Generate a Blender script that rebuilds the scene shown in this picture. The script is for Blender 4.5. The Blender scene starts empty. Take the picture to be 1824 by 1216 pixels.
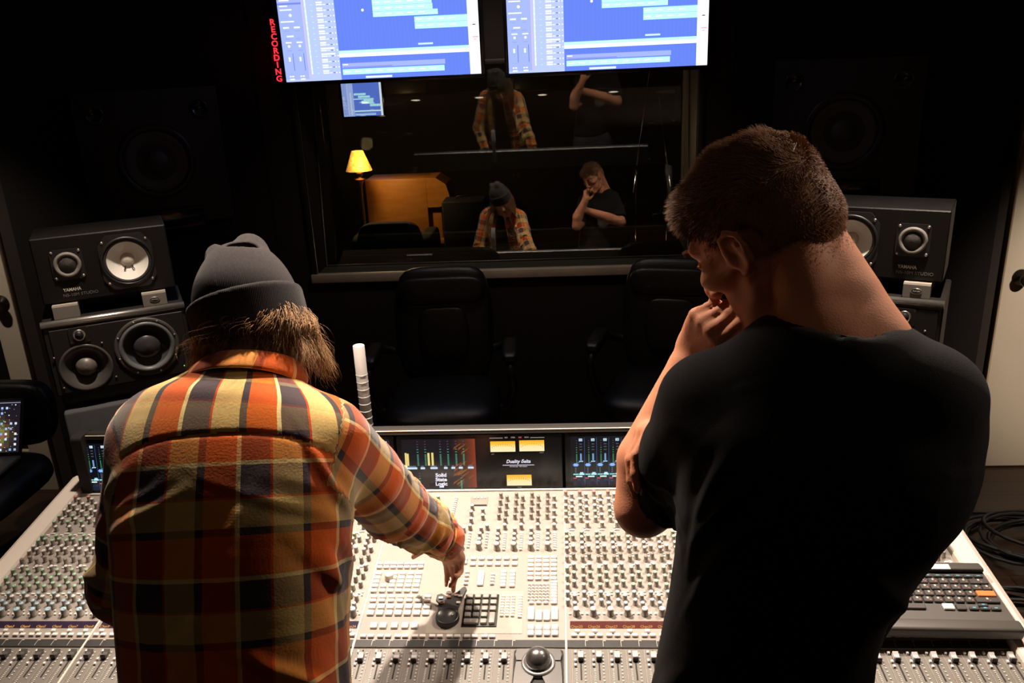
# Recording studio control room, two men at a large mixing console.
# World: X runs along the console to the right, Y away from the photographer, Z up, metres.
import bpy, bmesh, math, random
import numpy as np
from mathutils import Matrix, Vector, Euler

random.seed(7)
rng = np.random.default_rng(7)
SC = bpy.context.scene
COL = SC.collection
PI = math.pi
R_ = math.radians

# ------------------------------------------------------------------ camera
CAM_Z = 1.941
def cam_axes(pitch=19.0915, yaw=4.0435, roll=-2.6186):
    p, y, r = R_(pitch), R_(yaw), R_(roll)
    F = Vector((-math.sin(y) * math.cos(p), math.cos(y) * math.cos(p), -math.sin(p)))
    R = Vector((math.cos(y), math.sin(y), 0))
    U = R.cross(F)
    return math.cos(r) * R + math.sin(r) * U, -math.sin(r) * R + math.cos(r) * U, F
CR, CU, CF = cam_axes()
cd = bpy.data.cameras.new('camera'); cam = bpy.data.objects.new('camera', cd); COL.objects.link(cam)
cd.sensor_width = 36.0; cd.lens = 1469.96 / 1824 * 36.0; cd.clip_start = 0.05; cd.clip_end = 60
cam.matrix_world = Matrix(((CR.x, CU.x, -CF.x, 0), (CR.y, CU.y, -CF.y, 0), (CR.z, CU.z, -CF.z, CAM_Z), (0, 0, 0, 1)))
SC.camera = cam

# ------------------------------------------------------------------ materials
MATS = {}
def mat(name, col, rough=0.6, metal=0.0, var=0.12, scale=30.0, bump=0.0, bscale=200.0, spec=0.5, sub=0.0, sheen=0.0, emit=None, estr=0.0, coat=0.0):
    if name in MATS: return MATS[name]
    m = bpy.data.materials.new(name); m.use_nodes = True
    nt = m.node_tree; N = nt.nodes; L = nt.links
    b = N['Principled BSDF']
    b.inputs['Roughness'].default_value = rough; b.inputs['Metallic'].default_value = metal
    b.inputs['Specular IOR Level'].default_value = spec
    if sub: 
        b.inputs['Subsurface Weight'].default_value = sub
        b.inputs['Subsurface Radius'].default_value = (0.012, 0.004, 0.002); b.inputs['Subsurface Scale'].default_value = 1.0
    if sheen: b.inputs['Sheen Weight'].default_value = sheen
    if coat: b.inputs['Coat Weight'].default_value = coat
    tc = N.new('ShaderNodeTexCoord')
    nz = N.new('ShaderNodeTexNoise'); nz.inputs['Scale'].default_value = scale; nz.inputs['Detail'].default_value = 3
    L.new(tc.outputs['Object'], nz.inputs['Vector'])
    rp = N.new('ShaderNodeMapRange'); rp.inputs['To Min'].default_value = 1 - var; rp.inputs['To Max'].default_value = 1 + var
    L.new(nz.outputs['Fac'], rp.inputs['Value'])
    mx = N.new('ShaderNodeMix'); mx.data_type = 'RGBA'; mx.blend_type = 'MULTIPLY'; mx.inputs[0].default_value = 1
    mx.inputs[6].default_value = (*col, 1); L.new(rp.outputs['Result'], mx.inputs[7])
    L.new(mx.outputs[2], b.inputs['Base Color'])
    if emit:
        b.inputs['Emission Color'].default_value = (*emit, 1); b.inputs['Emission Strength'].default_value = estr
    if bump:
        n2 = N.new('ShaderNodeTexNoise'); n2.inputs['Scale'].default_value = bscale; n2.inputs['Detail'].default_value = 4
        L.new(tc.outputs['Object'], n2.inputs['Vector'])
        bp = N.new('ShaderNodeBump'); bp.inputs['Strength'].default_value = bump; bp.inputs['Distance'].default_value = 0.002
        L.new(n2.outputs['Fac'], bp.inputs['Height']); L.new(bp.outputs['Normal'], b.inputs['Normal'])
    MATS[name] = m
    return m

def emat(name, col, s):
    if name in MATS: return MATS[name]
    m = bpy.data.materials.new(name); m.use_nodes = True
    N = m.node_tree.nodes; b = N['Principled BSDF']
    b.inputs['Base Color'].default_value = (0.01, 0.01, 0.01, 1); b.inputs['Roughness'].default_value = 0.3
    b.inputs['Emission Color'].default_value = (*col, 1); b.inputs['Emission Strength'].default_value = s
    MATS[name] = m
    return m

def colmat(name, strength=1.0, rough=0.25, base=False):
    """flat coloured shapes of a lit screen (attribute 'tint' gives off light) or printed marks (base=True)"""
    m = bpy.data.materials.new(name); m.use_nodes = True
    N = m.node_tree.nodes; L = m.node_tree.links; b = N['Principled BSDF']
    a = N.new('ShaderNodeAttribute'); a.attribute_name = 'tint'
    b.inputs['Roughness'].default_value = rough
    if base:
        L.new(a.outputs['Color'], b.inputs['Base Color'])
    else:
        b.inputs['Base Color'].default_value = (0.012, 0.012, 0.014, 1)
        L.new(a.outputs['Color'], b.inputs['Emission Color']); b.inputs['Emission Strength'].default_value = strength
    MATS[name] = m
    return m

# ------------------------------------------------------------------ mesh builder
def T(x, y, z): return Matrix.Translation((x, y, z))
def RX(a): return Matrix.Rotation(a, 4, 'X')
def RY(a): return Matrix.Rotation(a, 4, 'Y')
def RZ(a): return Matrix.Rotation(a, 4, 'Z')
def S(x, y, z): return Matrix.Diagonal((x, y, z, 1))
I4 = Matrix.Identity(4)

class MB:
    def __init__(self):
        self.v = []; self.f = []; self.mi = []; self.sm = []
    def raw(self, vs, fs, M=I4, mi=0, smooth=False):
        b = len(self.v)
        self.v += [tuple(M @ Vector(p)) for p in vs]
        self.f += [tuple(b + i for i in f) for f in fs]
        self.mi += [mi] * len(fs); self.sm += [smooth] * len(fs)
        return self
    def from_bm(self, bm, M=I4, mi=0, smooth=False):
        bm.verts.index_update()
        self.raw([v.co[:] for v in bm.verts], [[v.index for v in f.verts] for f in bm.faces], M, mi, smooth)
        bm.free(); return self
    def box(self, size, M=I4, mi=0, bev=0.0, seg=2, smooth=None):
        bm = bmesh.new(); bmesh.ops.create_cube(bm, size=1.0)
        bmesh.ops.scale(bm, vec=size, verts=bm.verts)
        if bev > 0:
            bmesh.ops.bevel(bm, geom=bm.edges[:], offset=min(bev, 0.49 * min(size)), segments=seg, profile=0.5, affect='EDGES')
        return self.from_bm(bm, M, mi, bev > 0 and seg > 1 if smooth is None else smooth)
    def cbox(self, lo, hi, mi=0, bev=0.0, seg=2, M=I4):
        c = [(a + b) / 2 for a, b in zip(lo, hi)]; s = [abs(b - a) for a, b in zip(lo, hi)]
        return self.box(s, M @ T(*c), mi, bev, seg)
    def lathe(self, prof, M=I4, mi=0, seg=24, smooth=True, cap=True):
        """prof: list of (r, z), turned round local Z"""
        vs = []; fs = []; n = len(prof)
        for r, z in prof:
            for k in range(seg):
                a = 2 * PI * k / seg; vs.append((r * math.cos(a), r * math.sin(a), z))
        for i in range(n - 1):
            for k in range(seg):
                k2 = (k + 1) % seg
                fs.append((i * seg + k, i * seg + k2, (i + 1) * seg + k2, (i + 1) * seg + k))
        if cap:
            if prof[0][0] > 1e-6: fs.append(tuple(range(seg - 1, -1, -1)))
            if prof[-1][0] > 1e-6: fs.append(tuple((n - 1) * seg + k for k in range(seg)))
        return self.raw(vs, fs, M, mi, smooth)
    def cyl(self, r, h, M=I4, mi=0, seg=20, r2=None, smooth=True):
        r2 = r if r2 is None else r2
        e = min(0.0015, r * .2, h * .2)
        return self.lathe([(r - e, 0), (r, e), (r2, h - e), (r2 - e, h)], M, mi, seg, smooth)
    def tube(self, pts, rad, mi=0, seg=8, closed=False, M=I4):
        pts = [Vector(p) for p in pts]; n = len(pts)
        rads = rad if hasattr(rad, '__len__') else [rad] * n
        vs = []; fs = []; up = None
        for i, p in enumerate(pts):
            if closed: t = pts[(i + 1) % n] - pts[i - 1]
            else: t = pts[min(i + 1, n - 1)] - pts[max(i - 1, 0)]
            t.normalize()
            if up is None:
                up = Vector((0, 0, 1)) if abs(t.z) < 0.9 else Vector((1, 0, 0))
            s = t.cross(up); s.normalize(); up = s.cross(t); up.normalize()
            for k in range(seg):
                a = 2 * PI * k / seg
                vs.append(p + (s * math.cos(a) + up * math.sin(a)) * rads[i])
        m = n if closed else n - 1
        for i in range(m):
            j = (i + 1) % n
            for k in range(seg):
                k2 = (k + 1) % seg
                fs.append((i * seg + k, j * seg + k, j * seg + k2, i * seg + k2))
        if not closed:
            fs.append(tuple(range(seg - 1, -1, -1))); fs.append(tuple((n - 1) * seg + k for k in range(seg)))
        return self.raw(vs, fs, M, mi, True)
    def prism(self, poly, z0, z1, M=I4, mi=0, smooth=False):
        n = len(poly); vs = [(x, y, z0) for x, y in poly] + [(x, y, z1) for x, y in poly]
        fs = [tuple(range(n - 1, -1, -1)), tuple(range(n, 2 * n))]
        for i in range(n):
            j = (i + 1) % n; fs.append((i, j, n + j, n + i))
        return self.raw(vs, fs, M, mi, smooth)
    def mesh(self, name, mats):
        me = bpy.data.meshes.new(name)
        me.from_pydata(self.v, [], self.f)
        for m in mats: me.materials.append(m)
        me.polygons.foreach_set('material_index', self.mi)
        me.polygons.foreach_set('use_smooth', self.sm)
        me.update()
        return me
    def obj(self, name, mats, parent=None, M=None):
        if not isinstance(mats, (list, tuple)): mats = [mats]
        return link(name, self.mesh(name, mats), parent, M)

def link(name, data, parent=None, M=None):
    o = bpy.data.objects.new(name, data); COL.objects.link(o)
    if parent is not None: o.parent = parent
    if M is not None: o.matrix_local = M
    return o
def tag(o, label=None, cat=None, group=None, kind=None):
    if label: o['label'] = label
    if cat: o['category'] = cat
    if group: o['group'] = group
    if kind: o['kind'] = kind
    return o
def thing(name, label, cat, M=I4, group=None):
    o = bpy.data.objects.new(name, None); COL.objects.link(o); o.matrix_world = M; o.empty_display_size = 0.1
    return tag(o, label, cat, group)
def struct(mb, name, mats, label=None):
    o = mb.obj(name, mats); o['kind'] = 'structure'
    if label: o['label'] = label
    return o
def dup(o, parent=None):
    c = o.copy(); COL.objects.link(c)
    if parent is not None: c.parent = parent
    for ch in list(o.children): dup(ch, c)
    return c

def rrect(x0, y0, x1, y1, r, seg=5):
    out = []
    for cx, cy, a0 in ((x1 - r, y0 + r, -PI / 2), (x1 - r, y1 - r, 0), (x0 + r, y1 - r, PI / 2), (x0 + r, y0 + r, PI)):
        for k in range(seg + 1):
            a = a0 + PI / 2 * k / seg; out.append((cx + r * math.cos(a), cy + r * math.sin(a)))
    return out

class Tints:
    """coloured flat shapes in a local XY plane (z up), each a little above the one before it"""
    def __init__(self): self.v = []; self.f = []; self.c = []
    def quad(self, p, c, z):
        b = len(self.v); self.v += [(x, y, z) for x, y in p]; self.f.append(tuple(range(b, b + len(p)))); self.c.append(c)
    def rect(self, x0, y0, x1, y1, c, z=0.0): self.quad([(x0, y0), (x1, y0), (x1, y1), (x0, y1)], c, z)
    def disc(self, x, y, r, c, z=0.0, n=10): self.quad([(x + r * math.cos(2 * PI * k / n), y + r * math.sin(2 * PI * k / n)) for k in range(n)], c, z)
    def obj(self, name, m, parent=None, M=None):
        me = bpy.data.meshes.new(name); me.from_pydata(self.v, [], self.f)
        at = me.attributes.new('tint', 'FLOAT_COLOR', 'FACE')
        at.data.foreach_set('color', np.array([(*c, 1.0) for c in self.c], dtype=np.float32).ravel())
        me.materials.append(m); me.update()
        return link(name, me, parent, M)

def bore(o, cut):
    """sink holes into a part: the cutter solid is used once and thrown away"""
    t = cut.obj('cutter', [], o.parent); t.matrix_basis = o.matrix_basis.copy()
    md = o.modifiers.new('bore', 'BOOLEAN'); md.object = t; md.operation = 'DIFFERENCE'; md.solver = 'EXACT'
    bpy.context.view_layer.update(); dg = bpy.context.evaluated_depsgraph_get()
    me = bpy.data.meshes.new_from_object(o.evaluated_get(dg)); old = o.data; o.modifiers.clear(); o.data = me; me.name = o.name
    bpy.data.meshes.remove(old); tm = t.data; bpy.data.objects.remove(t); bpy.data.meshes.remove(tm)
def holed_plate(poly, r, z0, z1, M, mi=0, n=72):
    """flat plate with outline poly (convex, round the origin) and a round hole"""
    out = []
    for k in range(n):
        a = 2 * PI * k / n; dx, dy = math.cos(a), math.sin(a); best = 1e9
        for (x0, y0), (x1, y1) in zip(poly, poly[1:] + poly[:1]):
            ex, ey = x1 - x0, y1 - y0; den = dx * ey - dy * ex
            if abs(den) < 1e-12: continue
            t = (x0 * ey - y0 * ex) / den; u = (x0 * dy - y0 * dx) / den
            if t > 0 and -1e-6 <= u <= 1 + 1e-6: best = min(best, t)
        out.append((dx * best, dy * best))
    mb = MB(); vs = []; fs = []
    for k in range(n):
        a = 2 * PI * k / n; x, y = out[k]; vs += [(x, y, z0), (x, y, z1), (r * math.cos(a), r * math.sin(a), z1), (r * math.cos(a), r * math.sin(a), z0)]
    for k in range(n):
        j = (k + 1) % n
        for i in range(3): fs.append((k * 4 + i, j * 4 + i, j * 4 + i + 1, k * 4 + i + 1))
    return mb.raw(vs, fs, M, mi)

def text_mesh(s, size, depth=0.0004, shear=0.0, align='CENTER', weight=0.0, sx=1.0):
    cu = bpy.data.curves.new('lettering', 'FONT'); cu.body = s; cu.size = size; cu.extrude = depth; cu.shear = shear
    cu.align_x = align; cu.align_y = 'CENTER'; cu.offset = weight; cu.resolution_u = 3
    o = bpy.data.objects.new('lettering', cu); COL.objects.link(o)
    dg = bpy.context.evaluated_depsgraph_get(); dg.update()
    me = bpy.data.meshes.new_from_object(o.evaluated_get(dg))
    bpy.data.objects.remove(o); bpy.data.curves.remove(cu)
    if sx != 1.0: me.transform(S(sx, 1, 1))
    return me
def lettering(s, size, m, parent, M, name='lettering', **k):
    me = text_mesh(s, size, **k); me.materials.clear(); me.materials.append(m); me.name = name
    return link(name, me, parent, M)
# ------------------------------------------------------------------ SDF body modelling (numpy) and surface nets
def unit(v): v = np.asarray(v, float); return v / np.linalg.norm(v)
class Field:
    def __init__(self, lo, hi, res):
        self.lo = np.asarray(lo, float); self.res = res
        self.n = np.ceil((np.asarray(hi) - self.lo) / res).astype(int) + 1
        self.d = np.full(self.n, 0.08, dtype=np.float32)
    def _block(self, lo, hi):
        a = np.maximum(np.floor((np.asarray(lo) - self.lo) / self.res).astype(int), 0)
        b = np.minimum(np.ceil((np.asarray(hi) - self.lo) / self.res).astype(int) + 1, self.n)
        if (b <= a).any(): return None, None
        ax = [self.lo[i] + self.res * np.arange(a[i], b[i]) for i in range(3)]
        P = np.stack(np.meshgrid(*ax, indexing='ij'), -1).astype(np.float32)
        return (slice(a[0], b[0]), slice(a[1], b[1]), slice(a[2], b[2])), P
    def put(self, fn, lo, hi, k=0.01, op='+'):
        m = k + 0.012
        s, P = self._block(np.asarray(lo) - m, np.asarray(hi) + m)
        if s is None: return self
        e = fn(P); d = self.d[s]
        if op == '+':
            h = np.clip(0.5 + 0.5 * (d - e) / k, 0, 1); self.d[s] = e * h + d * (1 - h) - k * h * (1 - h)
        elif op == '-':
            e = -e; h = np.clip(0.5 - 0.5 * (d - e) / k, 0, 1); self.d[s] = d * (1 - h) + e * h + k * h * (1 - h)
        return self
    # tapered capsule, optionally flattened by factor fl along direction n
    def cap(self, a, b, ra, rb, k=0.01, n=None, fl=1.0, op='+'):
        a = np.asarray(a, float); b = np.asarray(b, float); ab = b - a; L2 = max(ab @ ab, 1e-12)
        nn = None if n is None else unit(np.asarray(n) - ab * ((np.asarray(n) @ ab) / L2))
        def fn(P):
            t = np.clip(((P - a) @ ab) / L2, 0, 1)
            w = P - (a + t[..., None] * ab)
            if nn is not None: w = w + (w @ nn)[..., None] * nn * (1 / fl - 1)
            d = np.sqrt((w * w).sum(-1)) - (ra + (rb - ra) * t)
            return d * (min(1, fl) if nn is not None else 1)
        r = max(ra, rb) * max(1, fl)
        return self.put(fn, np.minimum(a, b) - r, np.maximum(a, b) + r, k, op)
    def chain(self, pts, rs, k=0.01, n=None, fl=1.0, kj=0.004):
        """a limb: one smooth tube along pts"""
        pts = [np.asarray(p, float) for p in pts]
        for i in range(len(pts) - 1): self.cap(pts[i], pts[i + 1], rs[i], rs[i + 1], k if i == 0 else max(kj, 0.0005), n, fl)
        return self
    def ell(self, c, r, F=None, k=0.01, op='+'):
        c = np.asarray(c, float); r = np.asarray(r, float); M = np.eye(3) if F is None else F
        ext = np.sqrt(((M * r) ** 2).sum(1))
        def fn(P):
            q = ((P - c) @ M) / r; l = np.sqrt((q * q).sum(-1)) + 1e-9
            g = np.sqrt(((q / r) ** 2).sum(-1)) + 1e-9
            return l * (l - 1) / g
        return self.put(fn, c - ext, c + ext, k, op)
    def half(self, p, n, lo, hi):
        """keep only the side of plane (p, n) that n points away from, inside a box"""
        p = np.asarray(p, float); n = unit(n)
        s, P = self._block(lo, hi); e = (P - p) @ n
        self.d[s] = np.maximum(self.d[s], e); return self
    # torso: sections (centre, half width, half depth, power) along a spine; lat = body's left-right direction
    def loft(self, secs, lat, k=0.02, op='+', sub=6):
        C = np.array([s[0] for s in secs], float); A = np.array([s[1:4] for s in secs], float)
        t0 = np.arange(len(secs)); tt = np.linspace(0, len(secs) - 1, (len(secs) - 1) * sub + 1)
        def cr(X):
            out = []
            for t in tt:
                i = min(int(t), len(X) - 2); f = t - i
                p0, p1, p2, p3 = X[max(i - 1, 0)], X[i], X[i + 1], X[min(i + 2, len(X) - 1)]
                out.append(0.5 * (2 * p1 + (p2 - p0) * f + (2 * p0 - 5 * p1 + 4 * p2 - p3) * f * f + (3 * p1 - p0 - 3 * p2 + p3) * f ** 3))
            return np.array(out)
        C = cr(C); A = cr(A)
        lats = lat if isinstance(lat, list) else [lat] * len(secs)
        LA = cr(np.array([unit(x) for x in lats]))
        lo = (C - A[:, :2].max(1)[:, None]).min(0); hi = (C + A[:, :2].max(1)[:, None]).max(0)
        def fn(P):
            sh = P.shape[:3]; Q = P.reshape(-1, 3); best = np.full(len(Q), 1e3, np.float32); out = np.full(len(Q), 1e3, np.float32)
            # parameter by nearest spine segment
            bt = np.zeros(len(Q), np.float32); bi = np.zeros(len(Q), int); over = np.zeros(len(Q), np.float32)
            for i in range(len(C) - 1):
                ab = C[i + 1] - C[i]; L2 = ab @ ab; u = ((Q - C[i]) @ ab) / L2; t = np.clip(u, 0, 1)
                w = Q - (C[i] + t[:, None] * ab); d2 = (w * w).sum(1); m = d2 < best
                best[m] = d2[m]; bi[m] = i; bt[m] = t[m]
                over[m] = (np.abs(u - t) * math.sqrt(L2))[m]
            a = A[bi] * (1 - bt[:, None]) + A[bi + 1] * bt[:, None]
            c = C[bi] * (1 - bt[:, None]) + C[bi + 1] * bt[:, None]
            ax = C[bi + 1] - C[bi]; ax /= np.linalg.norm(ax, axis=1)[:, None]
            la = LA[bi] * (1 - bt[:, None]) + LA[bi + 1] * bt[:, None]
            la = la - ax * (la * ax).sum(1)[:, None]; la /= np.linalg.norm(la, axis=1)[:, None]
            fr = np.cross(ax, la)
            w = Q - c
            x = np.abs((w * la).sum(1)) / a[:, 0]; y = np.abs((w * fr).sum(1)) / a[:, 1]; p = a[:, 2]
            l = (x ** p + y ** p + 1e-12) ** (1 / p)
            g = np.sqrt((x / a[:, 0]) ** 2 + (y / a[:, 1]) ** 2) / (np.sqrt(x * x + y * y) + 1e-9)
            d = (l - 1) / np.maximum(g, 1e-6)
            d = np.where(over > 0, np.sqrt(np.maximum(d, 0) ** 2 + over ** 2) + np.minimum(d, 0) * (over <= 0), d)
            d = d.reshape(sh).astype(np.float32)
            for _ in range(4):                            # even out the joints between spine pieces
                for ax_ in range(3):
                    e = np.pad(d, [(1, 1) if i == ax_ else (0, 0) for i in range(3)], mode='edge'); n_ = d.shape[ax_]
                    d = .25 * np.take(e, range(0, n_), ax_) + .5 * d + .25 * np.take(e, range(2, n_ + 2), ax_)
            return d
        return self.put(fn, lo, hi, k, op)
    def surface(self):
        d = self.d; s = d < 0
        cnt = np.zeros(np.array(d.shape) - 1, np.int8)
        for dx in (0, 1):
            for dy in (0, 1):
                for dz in (0, 1):
                    cnt += s[dx:d.shape[0] - 1 + dx, dy:d.shape[1] - 1 + dy, dz:d.shape[2] - 1 + dz]
        act = (cnt > 0) & (cnt < 8)
        ii = np.argwhere(act); idx = np.full(act.shape, -1, np.int64); idx[act] = np.arange(len(ii))
        acc = np.zeros((len(ii), 3)); num = np.zeros(len(ii))
        cor = [(x, y, z) for x in (0, 1) for y in (0, 1) for z in (0, 1)]
        cv = {c: d[ii[:, 0] + c[0], ii[:, 1] + c[1], ii[:, 2] + c[2]] for c in cor}
        for c in cor:
            for ax in range(3):
                if c[ax]: continue
                e = list(c); e[ax] = 1; e = tuple(e); va, vb = cv[c], cv[e]; m = (va < 0) != (vb < 0)
                t = va[m] / (va[m] - vb[m]); p = np.tile(np.array(c, float), (m.sum(), 1)); p[:, ax] = t
                acc[m] += p; num[m] += 1
        V = self.lo + (ii + acc / num[:, None]) * self.res
        faces = []
        for ax in range(3):
            o1, o2 = (ax + 1) % 3, (ax + 2) % 3
            sl0 = [slice(None)] * 3; sl1 = [slice(None)] * 3; sl0[ax] = slice(0, -1); sl1[ax] = slice(1, None)
            a = s[tuple(sl0)]; b = s[tuple(sl1)]
            for flip in (False, True):
                e = np.argwhere((a & ~b) if not flip else (~a & b))
                e = e[(e[:, o1] > 0) & (e[:, o2] > 0) & (e[:, o1] < act.shape[o1]) & (e[:, o2] < act.shape[o2])]
                q = []
                for (u, v) in ((-1, -1), (0, -1), (0, 0), (-1, 0)):
                    g = e.copy(); g[:, o1] += u; g[:, o2] += v; q.append(idx[g[:, 0], g[:, 1], g[:, 2]])
                q = np.stack(q, 1)
                if flip: q = q[:, ::-1]
                faces.append(q)
        Fq = np.concatenate(faces)
        return V, Fq

def relax(V, Fq, it=2, lam=0.5):
    e = np.concatenate([Fq[:, [0, 1]], Fq[:, [1, 2]], Fq[:, [2, 3]], Fq[:, [3, 0]]])
    for _ in range(it):
        s = np.zeros_like(V); c = np.zeros(len(V))
        for a, b in ((0, 1), (1, 0)):
            for k in range(3): s[:, k] += np.bincount(e[:, a], V[e[:, b], k], len(V))
            c += np.bincount(e[:, a], minlength=len(V))
        V = V * (1 - lam) + lam * s / np.maximum(c, 1)[:, None]
    return V
def normals(V, Fq):
    n = np.cross(V[Fq[:, 2]] - V[Fq[:, 0]], V[Fq[:, 3]] - V[Fq[:, 1]])
    N = np.zeros_like(V)
    for k in range(4):
        for j in range(3): N[:, j] += np.bincount(Fq[:, k], n[:, j], len(V))
    return N / (np.linalg.norm(N, axis=1)[:, None] + 1e-12)
def wnoise(P, seed, f=1.0, oct=4):
    """smooth pseudo-noise from warped sines, about -1..1"""
    r = np.random.default_rng(seed); out = np.zeros(len(P)); amp = 1.0; tot = 0
    for o in range(oct):
        for _ in range(3):
            k = r.normal(size=3); k = k / np.linalg.norm(k) * f * (1.7 ** o) * r.uniform(.8, 1.3); w = r.normal(size=3) * f * .6
            out += amp * np.sin(P @ k + 1.3 * np.sin(P @ w + r.uniform(0, 6)) + r.uniform(0, 6)) / 3
        tot += amp; amp *= .55
    return out / tot * 1.6
def np_mesh(name, V, Fq, mats, attrs=None, mi=None):
    me = bpy.data.meshes.new(name)
    me.vertices.add(len(V)); me.vertices.foreach_set('co', np.asarray(V, np.float32).ravel())
    me.loops.add(Fq.size); me.loops.foreach_set('vertex_index', Fq.astype(np.int32).ravel())
    k = Fq.shape[1]
    me.polygons.add(len(Fq)); me.polygons.foreach_set('loop_start', np.arange(0, Fq.size, k, dtype=np.int32))
    me.polygons.foreach_set('use_smooth', np.ones(len(Fq), bool))
    for m in mats: me.materials.append(m)
    if mi is not None: me.polygons.foreach_set('material_index', np.asarray(mi, np.int32))
    for nm, (tp, arr) in (attrs or {}).items():
        a = me.attributes.new(nm, tp, 'POINT')
        a.data.foreach_set({'FLOAT': 'value', 'FLOAT_VECTOR': 'vector', 'FLOAT_COLOR': 'color'}[tp], np.asarray(arr, np.float32).ravel())
    me.update(calc_edges=True); me.validate()
    return me

def strands(name, roots, dirs_fn, lens, rad, m, parent=None, segs=5, sides=3):
    """tapered hair strands as one mesh; dirs_fn(points, fraction, ids) gives the direction of growth"""
    n = len(roots); P = [roots.copy()]; ids = np.arange(n)
    for s in range(segs):
        d = dirs_fn(P[-1], s / segs, ids); d = d / (np.linalg.norm(d, axis=1)[:, None] + 1e-9)
        P.append(P[-1] + d * (lens / segs)[:, None])
    P = np.stack(P, 1)                                   # n, segs+1, 3
    tn = np.gradient(P, axis=1); tn /= np.linalg.norm(tn, axis=2)[..., None] + 1e-9
    ref = np.array([0.31, 0.17, 0.93]); s1 = np.cross(tn, ref); s1 /= np.linalg.norm(s1, axis=2)[..., None] + 1e-9; s2 = np.cross(tn, s1)
    fr = np.linspace(0, 1, segs + 1); w = rad * (1 - 0.85 * fr ** 1.5)
    w = w[None, :] * np.random.default_rng(3).uniform(.7, 1.3, (n, 1))
    ring = []
    for k in range(sides):
        a = 2 * PI * k / sides; ring.append(P + (s1 * math.cos(a) + s2 * math.sin(a)) * w[..., None])
    V = np.stack(ring, 2)                                # n, segs+1, sides, 3
    base = (np.arange(n) * (segs + 1) * sides)[:, None, None]
    sg = (np.arange(segs) * sides)[None, :, None]; kk = np.arange(sides)[None, None, :]; k2 = (kk + 1) % sides
    F = np.stack([base + sg + kk, base + sg + k2, base + sg + sides + k2, base + sg + sides + kk], -1).reshape(-1, 4)
    rnd = np.repeat(np.random.default_rng(5).uniform(0, 1, n), (segs + 1) * sides)
    tip = np.tile(np.repeat(fr, sides), n)
    me = np_mesh(name, V.reshape(-1, 3), F, [m], {'shade': ('FLOAT', rnd), 'along': ('FLOAT', tip)})
    return link(name, me, parent)
def srgb(r, g, b):
    f = lambda c: (c / 12.92 if c <= 0.04045 else ((c + 0.055) / 1.055) ** 2.4)
    return (f(r), f(g), f(b))

# ------------------------------------------------------------------ materials of the place
M_WALL = mat('dark_wall_fabric', (0.036, 0.029, 0.026), 0.92, bump=0.3, bscale=350, spec=0.15)
M_SOFFIT = mat('black_soffit_panel', (0.014, 0.0115, 0.0105), 0.8, bump=0.15, bscale=300, spec=0.2)
M_CEIL = mat('ceiling_paint', (0.34, 0.29, 0.215), 0.9, var=0.05)
M_CREAM = mat('cream_paint', (0.60, 0.52, 0.40), 0.55, var=0.05, scale=6)
M_BLACK = mat('black_plastic', (0.014, 0.014, 0.015), 0.42, var=0.1)
M_BLACKG = mat('gloss_black', (0.008, 0.008, 0.009), 0.16, var=0.05)
M_GRAPH = mat('graphite_metal', (0.075, 0.068, 0.062), 0.5, var=0.1)
M_SILVER = mat('brushed_silver', (0.55, 0.53, 0.50), 0.3, 0.9, var=0.05)
M_CHROME = mat('chrome', (0.75, 0.73, 0.70), 0.12, 1.0, var=0.02)
M_BRASS = mat('aged_brass', (0.70, 0.52, 0.24), 0.3, 1.0, var=0.1)
M_KNOBMETAL = mat('dark_bronze', (0.09, 0.075, 0.06), 0.3, 0.9)
M_LEATHER = mat('black_leather', (0.010, 0.0095, 0.0095), 0.38, bump=0.5, bscale=260, spec=0.5)
M_SILLWOOD = mat('tan_sill_wood', (0.62, 0.52, 0.42), 0.5, var=0.2, scale=8)
M_SILLDARK = mat('grey_green_felt', (0.055, 0.057, 0.046), 0.95, bump=0.3)
M_RUBBER = mat('black_rubber', (0.02, 0.02, 0.02), 0.7)

def floor_mat():
    m = bpy.data.materials.new('dark_wood_floor'); m.use_nodes = True
    N = m.node_tree.nodes; L = m.node_tree.links; b = N['Principled BSDF']
    tc = N.new('ShaderNodeTexCoord'); br = N.new('ShaderNodeTexBrick')
    br.inputs['Scale'].default_value = 1.0; br.inputs['Brick Width'].default_value = 1.1; br.inputs['Row Height'].default_value = 0.12
    br.inputs['Mortar Size'].default_value = 0.003
    br.inputs['Color1'].default_value = (0.050, 0.022, 0.012, 1); br.inputs['Color2'].default_value = (0.075, 0.034, 0.018, 1); br.inputs['Mortar'].default_value = (0.012, 0.006, 0.004, 1)
    nz = N.new('ShaderNodeTexNoise'); nz.inputs['Scale'].default_value = 4; nz.inputs['Detail'].default_value = 8
    mp = N.new('ShaderNodeMapping'); mp.inputs['Scale'].default_value = (1, 14, 1)
    L.new(tc.outputs['Object'], mp.inputs['Vector']); L.new(mp.outputs['Vector'], nz.inputs['Vector'])
    L.new(tc.outputs['Object'], br.inputs['Vector'])
    mx = N.new('ShaderNodeMix'); mx.data_type = 'RGBA'; mx.blend_type = 'MULTIPLY'; mx.inputs[0].default_value = 0.6
    L.new(br.outputs['Color'], mx.inputs[6]); L.new(nz.outputs['Fac'], mx.inputs[7]); L.new(mx.outputs[2], b.inputs['Base Color'])
    b.inputs['Roughness'].default_value = 0.38
    return m
M_FLOOR = floor_mat()

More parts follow.
